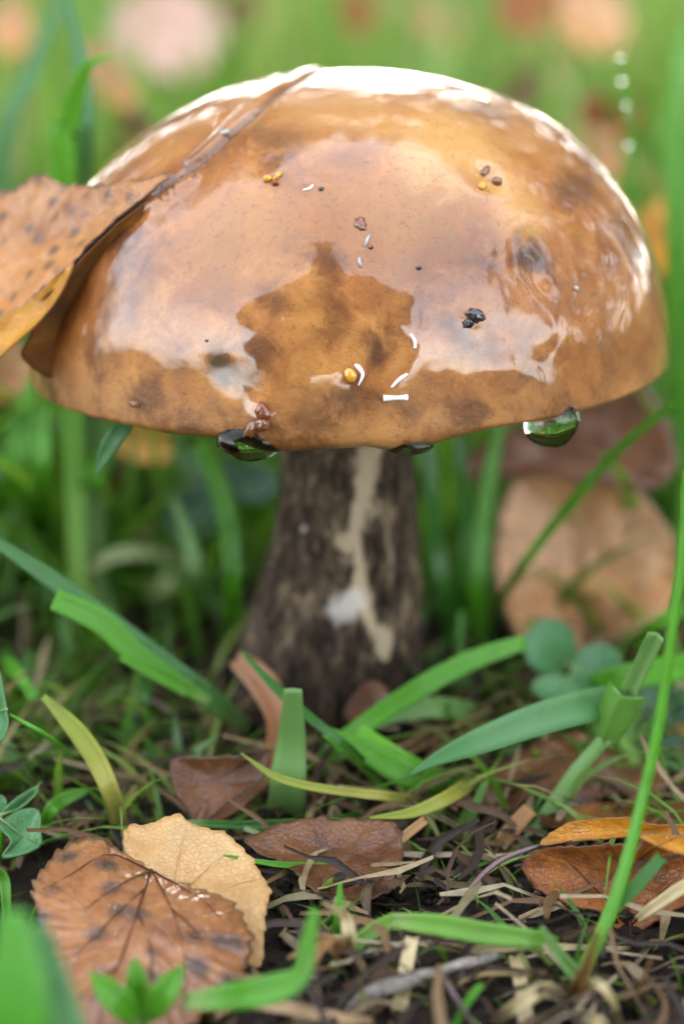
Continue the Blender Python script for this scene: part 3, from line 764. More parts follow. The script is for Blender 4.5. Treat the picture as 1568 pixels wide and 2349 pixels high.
V_PALE = blade_mat('pale_leaf_vein', (0.40, 0.22, 0.08), (0.42, 0.24, 0.09), pale=(0.36, 0.19, 0.06), transl=0.0, coat=0.0, rough=0.75, spec=0.2)
# ---------------------------------------------------------------- the leaves one can tell apart
leaf('birch_leaf', 'large wet orange brown birch leaf with dark spots lying over the cream leaf',
     [(75, 2010), (100, 1955), (135, 1915), (195, 1884), (270, 1915), (350, 1962), (430, 1995), (505, 2015), (545, 2050), (560, 2068), (580, 2125), (570, 2180), (545, 2222), (490, 2270), (430, 2330), (330, 2400), (215, 2405), (130, 2350), (115, 2230), (95, 2120)],
     (310, 2150), surf_z(300, 2395) + Vector((0, 0, 0.0045)), (0.05, -0.25, 0.965), L_BIG,
     veins=[[(348, 1962), (325, 2060), (285, 2180), (240, 2290), (205, 2390)], [(348, 1966), (300, 2010), (230, 2055), (150, 2110)], [(330, 2030), (270, 2095), (190, 2165), (135, 2200)], [(350, 1970), (375, 2030), (405, 2110), (425, 2190), (428, 2290)],
            [(352, 1968), (420, 2010), (480, 2060), (520, 2110)], [(345, 1964), (250, 1945), (160, 1990), (100, 2020)], [(315, 2090), (345, 2170), (350, 2260), (340, 2350)], [(270, 2215), (190, 2270), (140, 2310)], [(395, 2080), (450, 2130), (500, 2190)]],
     vein_mat=V_DARK, vw=8, bulge=-0.0024, wrinkle=0.0006, teeth=0.0011, nteeth=46, N=300, K=18, seed=1.0)
leaf('birch_leaf', 'smooth cream yellow leaf tucked under the orange brown birch leaf',
     [(290, 1912), (330, 1900), (405, 1888), (450, 1910), (520, 1922), (545, 1945), (585, 1985), (612, 2030), (620, 2065), (608, 2120), (604, 2200), (585, 2222), (540, 2215), (450, 2190), (350, 2080), (290, 1980)],
     (460, 2050), surf_z(540, 2225) + Vector((0, 0, 0.0025)), (0.03, -0.36, 0.93), L_CRM, veins=[[(330, 2000), (420, 2040), (520, 2090), (600, 2150)], [(420, 2040), (470, 2000), (520, 1960)], [(480, 2070), (540, 2030), (600, 2020)], [(400, 2030), (410, 1970), (430, 1915)], [(500, 2085), (530, 2140), (560, 2200)]], vein_mat=V_PALE, vw=6, bulge=0.0008, wrinkle=0.0010, teeth=0.0006, nteeth=34, seed=2.0)
leaf('birch_leaf', 'dull rust leaf hanging tip down in front of the curled brown strip',
     [(384, 1765), (400, 1742), (450, 1742), (510, 1738), (570, 1742), (615, 1725), (600, 1785), (550, 1820), (500, 1860), (470, 1885), (452, 1915), (430, 1870), (400, 1830)],
     (490, 1795), place(490, 1800, -40), (0.25, -0.8, 0.5), L_RUST, bulge=0.0016, wrinkle=0.0007, teeth=0.0004, nteeth=26, seed=3.0)
leaf('birch_leaf', 'flat dark brown leaf lying behind the cream leaf among thin blades',
     [(560, 1935), (640, 1905), (760, 1895), (890, 1895), (925, 1950), (912, 2030), (890, 2065), (800, 2085), (720, 2070), (640, 1990)],
     (770, 1985), surf_z(800, 2080) + Vector((0, 0, 0.0025)), (0.0, -0.30, 0.95), L_RUST, bulge=0.0012, wrinkle=0.0010, teeth=0.0006, nteeth=30, seed=4.0)
leaf('birch_leaf', 'wet brown leaf with pale shine beneath the broad grass blade and clover',
     [(1085, 1800), (1150, 1735), (1210, 1700), (1300, 1672), (1400, 1690), (1500, 1740), (1560, 1790), (1490, 1815), (1410, 1800), (1330, 1842), (1230, 1815), (1140, 1858)],
     (1300, 1765), surf_z(1300, 1845) + Vector((0, 0, 0.005)), (0.0, -0.28, 0.95), L_RUST, bulge=-0.0016, wrinkle=0.0016, teeth=0.0008, nteeth=26, seed=5.0)
curled, cs = leaf('birch_leaf', 'curled burnt orange leaf with a golden rolled rim and dark stalks',
     [(1200, 1978), (1245, 1942), (1330, 1936), (1420, 1930), (1500, 1925), (1570, 1930), (1650, 1960), (1640, 2050), (1560, 2075), (1500, 2112), (1450, 2148), (1418, 2132), (1398, 2108), (1368, 2082), (1320, 2072), (1232, 2032)],
     (1420, 2020), place(1420, 2040, -62), (-0.15, -0.93, 0.32), L_ORG, petiole=([(1448, 2140, -66), (1452, 2200, -72), (1468, 2270, -80), (1492, 2360, -88), (1500, 2400, -92)], [30, 15, 19, 22, 22], DK),
     veins=[[(1448, 2138), (1440, 2080), (1425, 2010), (1410, 1945)], [(1446, 2120), (1500, 2060), (1560, 2000)], [(1446, 2120), (1390, 2060), (1330, 2000), (1290, 1960)]], vein_mat=V_DARK, vw=9,
     bulge=0.0030, wrinkle=0.0008, teeth=0.0005, nteeth=40, seed=6.0)
flap = leaf('rolled_rim', None, [(1236, 1945), (1265, 1915), (1310, 1893), (1380, 1884), (1440, 1884), (1500, 1900), (1580, 1900), (1660, 1915), (1660, 1955), (1580, 1925), (1500, 1922), (1440, 1925), (1360, 1932), (1290, 1938)],
     (1430, 1908), place(1430, 1910, -60), (-0.1, -0.75, 0.65), L_GOLD, parent=curled, bulge=0.0014, wrinkle=0.0005, teeth=0.0004, nteeth=40, seed=7.0)[0]
flap2 = leaf('rolled_rim', None, [(1465, 1922), (1540, 1920), (1640, 1945), (1640, 1985), (1570, 1968), (1510, 1948)],
     (1545, 1945), place(1545, 1945, -68), (-0.1, -0.75, 0.65), L_GOLD, parent=curled, bulge=0.0010, wrinkle=0.0004, teeth=0.0003, nteeth=24, seed=7.6)[0]
stalk('leaf_stalk', 'thin purple leaf stalk arching from the soil to the curled orange leaf', [(1015, 2160, 'g'), (1040, 2110, -66), (1085, 2030, -64), (1150, 1972, -62), (1240, 1938, -60)], [16, 15, 13, 14, 10], PU)
leaf('birch_leaf', 'brown leaf lying flat behind the curled orange leaf',
     [(1235, 1900), (1330, 1860), (1440, 1845), (1560, 1850), (1660, 1880), (1640, 1930), (1500, 1935), (1340, 1930)], (1450, 1890), surf_z(1450, 1895) + Vector((0, 0, 0.003)), (0, -0.4, 0.9), L_SHADE, bulge=0.001, wrinkle=0.0008, teeth=0.0004, seed=8.0)
leaf('birch_leaf', 'peach coloured leaf standing upright behind the clover, its face to the grass',
     [(1128, 1260), (1135, 1190), (1165, 1120), (1205, 1085), (1270, 1085), (1350, 1100), (1440, 1125), (1500, 1180), (1535, 1250), (1545, 1330), (1525, 1400), (1470, 1440), (1400, 1480), (1340, 1500), (1250, 1492), (1190, 1475), (1150, 1400), (1130, 1330)],
     (1330, 1300), place(1330, 1495, 30), (0.05, -0.92, 0.40), L_PEACH, veins=[[(1345, 1490), (1330, 1400), (1335, 1280), (1345, 1150)]], vein_mat=V_DARK, bulge=0.004, wrinkle=0.0014, teeth=0.0003, seed=9.0)
leaf('birch_leaf', 'dark rust leaf under the cap rim by the hanging drop',
     [(1050, 1110), (1090, 1040), (1200, 985), (1320, 950), (1440, 880), (1500, 920), (1540, 1010), (1545, 1090), (1480, 1135), (1330, 1110), (1200, 1105)],
     (1310, 1040), place(1310, 1100, 34), (-0.1, -0.85, 0.5), L_RUST, bulge=0.003, wrinkle=0.001, seed=10.0)
leaf('birch_leaf', 'bright yellow leaf glowing under the cap rim among green blades',
     [(250, 985), (330, 975), (410, 990), (405, 1045), (370, 1068), (300, 1062), (262, 1035)], (335, 1020), place(335, 1060, 62), (0.1, -0.8, 0.6), L_GOLD, bulge=0.001, wrinkle=0.0008, seed=11.0)
leaf('birch_leaf', 'brown orange leaf in shade behind the long sloping blade',
     [(160, 1270), (170, 1190), (215, 1100), (270, 1075), (360, 1080), (410, 1130), (400, 1220), (330, 1265), (240, 1290)], (280, 1185), place(280, 1285, 62), (0.15, -0.8, 0.55), L_RUST, bulge=0.003, wrinkle=0.0012, seed=12.0)
leaf('birch_leaf', 'small dark red leaf lodged against the foot of the stem', [(790, 1650), (815, 1595), (855, 1565), (890, 1590), (885, 1640), (850, 1668)], (842, 1620), place(842, 1640, -18), (0, -0.8, 0.6), L_RUST, bulge=0.001, wrinkle=0.0006, teeth=0.0003, seed=13.0)
leaf('birch_leaf', 'little orange leaf under the dark clover leaves', [(1515, 1690), (1568, 1660), (1620, 1680), (1620, 1735), (1555, 1735)], (1568, 1700), surf_z(1568, 1720) + Vector((0, 0, 0.003)), (0, -0.5, 0.85), L_GOLD, seed=14.0)
leaf('birch_leaf', 'flat purple brown leaf in the litter in front of the pale green blade', [(870, 1690), (940, 1668), (1040, 1672), (1060, 1700), (1000, 1735), (900, 1730)], (960, 1700), surf_z(960, 1710) + Vector((0, 0, 0.002)), (0, -0.4, 0.9), L_PEACH, wrinkle=0.0012, seed=15.0)

# the leaf that leans on the cap
LP0, LPN = plane3(cap_hit(385, 415)[0] + cap_hit(385, 415)[1] * 0.0012, cap_hit(185, 615)[0] + cap_hit(185, 615)[1] * 0.0022, place(0, 440, -4))
LEDGE = lambda u, v: PP(u, v, LP0, LPN) + LPN * 0.0001
lean, ls = leaf('leaning_leaf', 'brown leaf with grey spots and toothed edge leaning against the cap',
     [(-60, 440), (0, 438), (40, 440), (80, 412), (110, 408), (150, 425), (200, 428), (260, 430), (310, 425), (350, 418), (395, 405), (345, 455), (290, 490), (240, 540), (200, 580), (165, 620), (120, 660), (60, 710), (0, 745), (-70, 790), (-120, 620)],
     (110, 560), LP0, LPN, L_TAN, bulge=0.0003, wrinkle=0.0008, teeth=0.0008, nteeth=56, N=300, K=18, seed=16.0)
leaf('folded_side', None, [(326, 458), (276, 495), (231, 540), (186, 585), (146, 630), (100, 672), (80, 720), (60, 770), (45, 805), (80, 840), (118, 850), (150, 790), (190, 700), (240, 610), (300, 520)],
     (140, 690), *plane3(LEDGE(330, 462), LEDGE(120, 660), cap_hit(112, 830)[0] + cap_hit(112, 830)[1] * 0.0008), L_SHADE, parent=lean, bulge=0.0012, wrinkle=0.0006, seed=17.0)
leaf('folded_lip', None, [(58, 708), (118, 662), (180, 608), (150, 680), (100, 740), (40, 800), (-20, 850), (-70, 850), (-60, 790), (0, 748)],
     (50, 755), *plane3(LEDGE(178, 612), LEDGE(0, 745), LEDGE(0, 745) + Vector((0.000, -0.0040, -0.005))), L_GOLD, parent=lean, bulge=0.0010, wrinkle=0.0004, seed=18.0)

# clover and small herbs
def clover(label, leaflets, joint, root, y, mat=L_CLV, up=(0.05, -0.65, 0.75)):
    j = place(joint[0], joint[1], y); e = empty('clover', surf_z(*root))
    tag(e, label, 'clover', None)
    for i, ol in enumerate(leaflets):
        c = (sum(p[0] for p in ol) / len(ol), sum(p[1] for p in ol) / len(ol))
        o, s = leaf('leaflet', None, ol, c, j, Vector(up) + Vector((0.12 * (i - 1), 0.06 * i, 0)), mat, parent=e, bulge=0.0014, wrinkle=0.0003, seed=20 + i, K=8, N=90)
        ve = spline([tuple(s.px(joint[0], joint[1], 0.0001)), tuple(s.px(*c, 0.0001)), tuple(s.px(2 * c[0] - joint[0], 2 * c[1] - joint[1], 0.0001))], 8)
        tv, tf, tu = tube(ve, [0.00022 * (1 - 0.1 * q) for q in range(8)], 5)
        b = mesh_obj('midrib', [Vector(q) - e.location for q in tv], tf, G4, None, tu); b.parent = o
    st = stalk('leaf_stem', None, [(root[0], root[1], 'g'), ((joint[0] + root[0]) / 2 + 8, (joint[1] + root[1]) / 2, y), (joint[0], joint[1], y)], [14, 12, 10], G1, parent=e)
    return e
clover('grey green clover with three rounded leaflets above the broad blade', [ell(1258, 1490, 60, 62, rot=0.3), ell(1366, 1540, 58, 52, rot=-0.3), ell(1278, 1592, 66, 34, rot=0.1)], (1312, 1545), (1345, 1720), -8)
clover('darker clover half hidden behind the torn green stalk', [ell(1440, 1690, 72, 42, rot=-0.2), ell(1510, 1630, 60, 44, rot=0.3), ell(1545, 1745, 48, 46)], (1490, 1690), (1500, 1800), -16, L_CLVD)
clover('clover with one folded leaflet beside the orange brown birch leaf', [[(3, 1903), (30, 1880), (64, 1865), (94, 1870), (98, 1914), (97, 1948), (58, 1969), (10, 1975), (30, 1940)], [(0, 1880), (25, 1855), (52, 1835), (88, 1815), (84, 1832), (60, 1855), (38, 1870)], [(-60, 1900), (-30, 1850), (0, 1835), (14, 1850), (4, 1885), (-20, 1905)]], (2, 1888), (-10, 1990), -50)
clover('single green leaflet on a long curved stem by the yellow stalk', [[(-50, 1640), (-30, 1560), (0, 1545), (12, 1590), (20, 1640), (22, 1680), (4, 1712), (-30, 1700)]], (22, 1640), (185, 1740), -48)
clover('dark green clover under the cap behind the mushroom stem', [ell(440, 1190, 66, 56), ell(580, 1120, 56, 46), ell(500, 1120, 56, 50)], (500, 1160), (470, 1420), 40, L_CLVD)
seed = empty('seedling', place(325, 2349, -84)); seed.location = PZ(330, 2420, 0.0)
tag(seed, 'small seedling with three pointed green leaves in front of the birch leaf', 'seedling')
blade('leaf_blade', None, [(325, 2350, -96), (270, 2295, -98), (208, 2232, -97)], [16, 58, 60, 8], G1, parent=seed, fold=0.2)
blade('leaf_blade', None, [(328, 2345, -96), (318, 2260, -96), (306, 2196, -95)], [16, 52, 50, 6], G1, parent=seed, fold=0.25, roll=0.5)
blade('leaf_blade', None, [(330, 2350, -96), (372, 2285, -98), (422, 2212, -97)], [14, 56, 58, 6], G1, parent=seed, fold=0.2)
stalk('leaf_stem', None, [(330, 2420, 'g'), (328, 2380, -95), (327, 2345, -96)], [20, 18, 18], G1, parent=seed)

# ---------------------------------------------------------------- the blades one can tell apart
gs = empty('grass_stalk', surf_z(1312, 2290))
tag(gs, 'tall bright green grass stalk rising past the curled orange leaf', 'grass stalk')
stalk('stem', None, [(1308, 2296, 'g'), (1345, 2210, -82), (1400, 2090, -80), (1440, 1960, -78), (1480, 1800, -76), (1512, 1650, -75), (1540, 1450, -74), (1566, 1250, -73), (1578, 1080, -72)], [44, 38, 34, 30, 27, 25, 24, 22, 20], G1, parent=gs, n=48)
blade('side_leaf', None, [(1405, 2085, -80), (1460, 2030, -79), (1516, 1966, -77)], [26, 30, 26], G3, parent=gs, fold=0.4)
blade('side_leaf', None, [(1325, 2245, -83), (1290, 2200, -84), (1240, 2125, -84)], [34, 32, 22, 8], G4, parent=gs, fold=0.35)
ts = empty('torn_stalk', surf_z(1215, 1935))
tag(ts, 'torn pale green grass stalk with a split sheath beside the clover', 'grass stalk')
stalk('stem', None, [(1210, 1940, 'g'), (1270, 1850, -38), (1330, 1760, -38), (1390, 1690, -38)], [60, 48, 40, 34], G4, parent=ts)
blade('sheath', None, [(1380, 1712, -38), (1400, 1660, -39), (1432, 1590, -40)], [40, 84, 86], blade_mat('sheath_green', (0.14, 0.30, 0.05), (0.11, 0.27, 0.04)), parent=ts, fold=-0.45)
blade('inner_leaf', None, [(1415, 1640, -38), (1450, 1570, -39), (1505, 1455, -41)], [38, 38, 40], G4, parent=ts, fold=0.4)
BL = 'blades lying across the litter'
blade('grass_strand', 'broad blue green blade pointing down from the torn stalk', [(1460, 1640, -30), (1395, 1612, -36), (1250, 1645, -42), (1100, 1700, -46), (1000, 1742, -47), (938, 1778, -47)], [40, 74, 76, 60, 30, 4], G2, fold=0.10, n=40)
blade('grass_strand', 'arching green blade from the pale vertical blade up to the clover', [(690, 1795, 'g'), (760, 1725, -27), (840, 1660, -24), (960, 1580, -22), (1080, 1515, -18), (1205, 1472, -14)], [40, 40, 44, 48, 46, 34], G1, fold=0.15, n=40)
blade('grass_strand', 'pale broad blade standing below the foot of the stem', [(655, 1880, 'g'), (660, 1800, -40), (668, 1700, -40), (672, 1580, -42)], [86, 82, 66, 40], G4, fold=0.10)
blade('grass_strand', 'long blue green blade sloping down to the foot of the stem', [(600, 1680, 'g'), (480, 1600, -20), (370, 1525, -24), (250, 1430, -26), (120, 1330, -27), (0, 1250, -28), (-60, 1215, -28)], [26, 48, 62, 56, 42, 26, 18], G2, fold=0.1, n=44)
blade('grass_strand', 'bright green blunt blade lying along the long sloping blade', [(480, 1610, -24), (400, 1562, -27), (300, 1490, -29), (225, 1420, -30), (125, 1375, -31)], [22, 40, 52, 58, 50], G1, fold=0.12)
blade('grass_strand', 'short green sliver under the long sloping blade', [(430, 1580, -26), (350, 1540, -29), (278, 1508, -31)], [40, 34, 16], G1)
blade('grass_strand', 'yellow withering blade standing behind the birch leaf', [(285, 1925, 'g'), (258, 1830, -46), (222, 1745, -45), (170, 1670, -43), (100, 1598, -40)], [40, 42, 46, 42, 14], GY, fold=0.15)
blade('grass_strand', 'thin dark green blade crossing the foot of the stem', [(900, 1790, 'g'), (800, 1715, -40), (715, 1650, -38), (640, 1585, -36), (555, 1495, -34)], [16, 18, 22, 22, 6], G3, fold=0.25)
blade('grass_strand', 'fresh green blade lying in front of the stem foot', [(1085, 1785, 'g'), (960, 1785, -34), (850, 1730, -34), (745, 1678, -33)], [40, 62, 52, 26], G1, fold=0.12)
blade('grass_strand', 'light green blade poking out behind the crossing blades', [(1060, 1800, 'g'), (930, 1750, -33), (820, 1678, -32)], [40, 46, 40], blade_mat('lime_blade', (0.12, 0.36, 0.015), (0.14, 0.42, 0.02)), fold=0.1)
blade('grass_strand', 'thin yellow green blade curving over the rust leaf', [(990, 1825, 'g'), (900, 1828, -44), (760, 1812, -47), (640, 1785, -48), (552, 1728, -48)], [18, 22, 20, 18, 3], GY, fold=0.2, n=36)
blade('grass_strand', 'yellow tipped blade hanging over the dark litter', [(1095, 1755, 'g'), (1050, 1815, -43), (950, 1862, -49), (848, 1876, -52)], [30, 34, 26, 5], GY, fold=0.2)
blade('grass_strand', 'pale whitish green blade lying behind the arching blade', [(835, 1668, -24), (930, 1630, -20), (1030, 1625, -16), (1125, 1648, 'g')], [22, 46, 48, 40], G4, fold=0.1)
blade('grass_strand', 'wet dark blade stretched behind the cream leaf', [(430, 1888, -46), (600, 1893, -46), (760, 1885, -44), (900, 1855, 'g')], [14, 22, 24, 18], G3, fold=0.3)
blade('grass_strand', 'pale wet blade running over the flat brown leaf', [(560, 1900, -48), (680, 1945, -52), (780, 1985, -54), (870, 2020, 'g')], [10, 20, 20, 14], G4, fold=0.25)
blade('grass_strand', 'hair thin green blade over the edge of the cream leaf', [(930, 2005, 'g'), (800, 1990, -56), (640, 1983, -60), (515, 1962, -63)], [12, 15, 14, 4], G1, fold=0.2)
blade('grass_strand', 'dark green sliver on the edge of the birch leaf', [(425, 1986, -63), (465, 1998, -63), (512, 2011, -63)], [6, 14, 5], G2)
kb = empty('kinked_strand', surf_z(735, 2255)); tag(kb, 'kinked pale green blade arched over the straw and soil', 'grass blade')
blade('lower_half', None, [(728, 2262, 'g'), (790, 2195, -78), (850, 2140, -78), (908, 2108, -78)], [16, 34, 36, 34], blade_mat('kink_green', (0.20, 0.36, 0.055), (0.15, 0.30, 0.035)), parent=kb, fold=0.2)
blade('upper_half', None, [(900, 2112, -78), (1000, 2122, -79), (1120, 2142, -80), (1230, 2155, -80), (1298, 2162, 'g')], [34, 50, 50, 40, 10], blade_mat('kink_green_top', (0.18, 0.36, 0.05), (0.11, 0.28, 0.03)), parent=kb, fold=0.2)
blade('straw', 'upright pale straw strip below the kinked blade', [(905, 2380, 'g'), (925, 2250, -84), (945, 2150, -79)], [38, 34, 30], ST, 'straw', fold=0.1)
blade('straw', 'long thin straw lying under the kinked blade', [(945, 2162, -76), (1080, 2178, -77), (1220, 2172, -77), (1445, 2176, 'g')], [10, 20, 18, 8], ST, 'straw', fold=0.2)
stalk('twig', 'bleached white twig lying in the litter below the kinked blade', [(780, 2312, 'g'), (850, 2282, ('z', 1.5)), (930, 2252, ('z', 2)), (1000, 2228, ('z', 2)), (1080, 2208, ('z', 2)), (1155, 2192, ('z', 1))], [14, 36, 38, 22, 30, 16], WH, 'twig', wob=0.0004, n=40, sides=9)
blade('straw', 'grey green straw leaning from the soil beside the stalk', [(1210, 2380, 'g'), (1200, 2290, -86), (1180, 2192, -78)], [36, 34, 28], ST, 'straw', fold=0.2)
blade('grass_strand', 'bent pale blade close in front of the birch leaf', [(420, 2300, -98), (540, 2285, -99), (640, 2265, -98), (690, 2235, -97), (705, 2170, -96), (722, 2085, -95)], [36, 62, 66, 44, 38, 20], G1, fold=0.15, n=40)
fb = blade_mat('near_blade_green', (0.06, 0.27, 0.012), (0.08, 0.33, 0.02))
blade('grass_strand', 'wide bright green blade rising close before the camera by the birch leaf', [(20, 2700, -135), (30, 2480, -130), (40, 2280, -128), (30, 2090, -126)], [150, 150, 140, 60], fb, fold=0.1)
blade('grass_strand', 'second wide green blade beside the one close before the camera', [(200, 2700, -128), (150, 2500, -124), (115, 2330, -122), (90, 2120, -120)], [170, 170, 150, 40], G2, fold=0.1)
blade('grass_strand', 'thin green stem standing by the folded clover leaflet', [(20, 2150, 'g'), (16, 2080, -64), (10, 2020, -62), (-10, 1995, -62)], [26, 22, 26, 20], G1, fold=0.3)
blade('grass_strand', 'short pointed blade beside the bare edge of the birch leaf', [(70, 2150, 'g'), (85, 2100, -70), (98, 2045, -69)], [24, 22, 4], G1)
blade('grass_strand', 'small green blade bending away from the folded clover', [(92, 1930, 'g'), (112, 1868, -42), (145, 1835, -40), (205, 1812, -38)], [26, 28, 32, 10], G1)
blade('grass_strand', 'thin upright green shoot rising from the withered tuft', [(778, 2180, 'g'), (776, 2110, -74), (780, 2025, -73)], [22, 22, 6], G1, fold=0.3)
blade('grass_strand', 'tiny green curl on the soil under the white twig', [(1030, 2360, 'g'), (1065, 2310, -90), (1095, 2268, -89), (1108, 2262, -89)], [16, 18, 16, 12], G1, fold=0.3)
blade('grass_strand', 'low curved green shoot beside the seedling', [(355, 2322, 'g'), (420, 2312, -88), (455, 2300, -88), (470, 2275, -88)], [10, 14, 14, 10], G1)
blade('straw', 'brown straw leaning out of the flat brown leaf', [(795, 2022, 'g'), (870, 1965, -54), (975, 1880, -50)], [16, 24, 20], BR, 'straw', fold=0.3)
blade('straw', 'golden brown torn straw stub by the torn stalk', [(1165, 1965, 'g'), (1155, 1930, -46), (1215, 1855, -44)], [20, 40, 36], BR, 'straw', fold=0.1)
stalk('twig', 'dark twig leaning in the litter below the white twig', [(1100, 2380, 'g'), (1045, 2290, ('z', 3)), (1000, 2225, ('z', 4))], [18, 14, 16], DK, 'twig', wob=0.0003)
stalk('twig', 'purple brown twig lying in front of the withered tuft', [(560, 2290, 'g'), (640, 2272, ('z', 2)), (730, 2235, ('z', 3))], [14, 16, 10], PU, 'twig', wob=0.0003)
blade('dry_leaf_strip', 'curled pale brown strip in front of the white twig', [(460, 2330, 'g'), (540, 2300, ('z', 3)), (640, 2310, ('z', 4)), (760, 2335, ('z', 3)), (860, 2345, 'g')], [20, 34, 30, 30, 20], blade_mat('pale_brown_strip', (0.32, 0.20, 0.10), (0.38, 0.25, 0.13), pale=(0.2, 0.12, 0.06), transl=0.1), 'dry strip', fold=0.3, twist=0.6)
blade('dry_leaf_strip', 'brown curled leaf strip beside the foot of the stem', [(475, 1885, -40), (550, 1830, -38), (615, 1760, -32), (640, 1660, -24), (605, 1570, -18), (540, 1510, -14)], [34, 40, 46, 56, 66, 40], L_RUST if False else blade_mat('rust_strip', (0.17, 0.06, 0.018), (0.27, 0.12, 0.05), pale=(0.15, 0.05, 0.015), transl=0.1), 'dry strip', fold=0.3)
# withered tuft at the bottom
for k, (path, w) in enumerate([([(690, 2270, 'g'), (700, 2230, ('z', 5)), (735, 2180, ('z', 8)), (770, 2150, ('z', 10))], [20, 30, 26, 8]), ([(770, 2200, 'g'), (800, 2160, ('z', 6)), (790, 2100, ('z', 9)), (740, 2070, ('z', 12))], [30, 34, 24, 4]),
                               ([(800, 2220, 'g'), (770, 2170, ('z', 6)), (720, 2160, ('z', 6)), (660, 2200, ('z', 5))], [26, 36, 26, 6]), ([(730, 2290, 'g'), (715, 2255, ('z', 3)), (690, 2230, ('z', 4))], [24, 30, 10])]):
    blade('withered_strand', ['brown withered blade curling from the soil into the withered tuft', 'straw coloured withered blade bent back at the top of the withered tuft', 'brown crumpled blade drooping sideways out of the withered tuft', 'short straw stub at the foot of the withered tuft'][k], path, w, ST if k % 2 else BR, 'withered blade', 'withered blades of one tuft', fold=0.4, twist=0.8)
for k, (path, w) in enumerate([([(1320, 2275, 'g'), (1360, 2255, ('z', 5)), (1400, 2290, ('z', 4)), (1425, 2360, 'g')], [14, 20, 18, 12]), ([(1310, 2290, 'g'), (1250, 2270, ('z', 4)), (1180, 2310, ('z', 3)), (1130, 2345, 'g')], [22, 34, 30, 16]),
                               ([(1300, 2290, 'g'), (1340, 2230, ('z', 8)), (1372, 2130, ('z', 17))], [30, 28, 12]), ([(1320, 2300, 'g'), (1370, 2345, ('z', 3)), (1410, 2390, 'g')], [20, 28, 18]),
                               ([(1460, 2110, -70), (1500, 2080, -71), (1568, 2035, -72), (1640, 2000, -72)], [16, 26, 30, 30]), ([(1425, 2280, 'g'), (1470, 2255, ('z', 3)), (1490, 2205, ('z', 8))], [6, 9, 6])]):
    blade('withered_strand', ['curled straw loop beside the base of the tall stalk', 'flat dry blade lying from the base of the tall stalk', 'dry brown blade leaning behind the tall stalk', 'short dry strip on the soil by the tall stalk', 'pale straw crossing in front of the curled orange leaf', 'fine dry fibre by the dark leaf stalk'][k], path, w, (ST, ST, BR, ST, ST, BR)[k], 'withered blade', fold=0.35, twist=0.4)

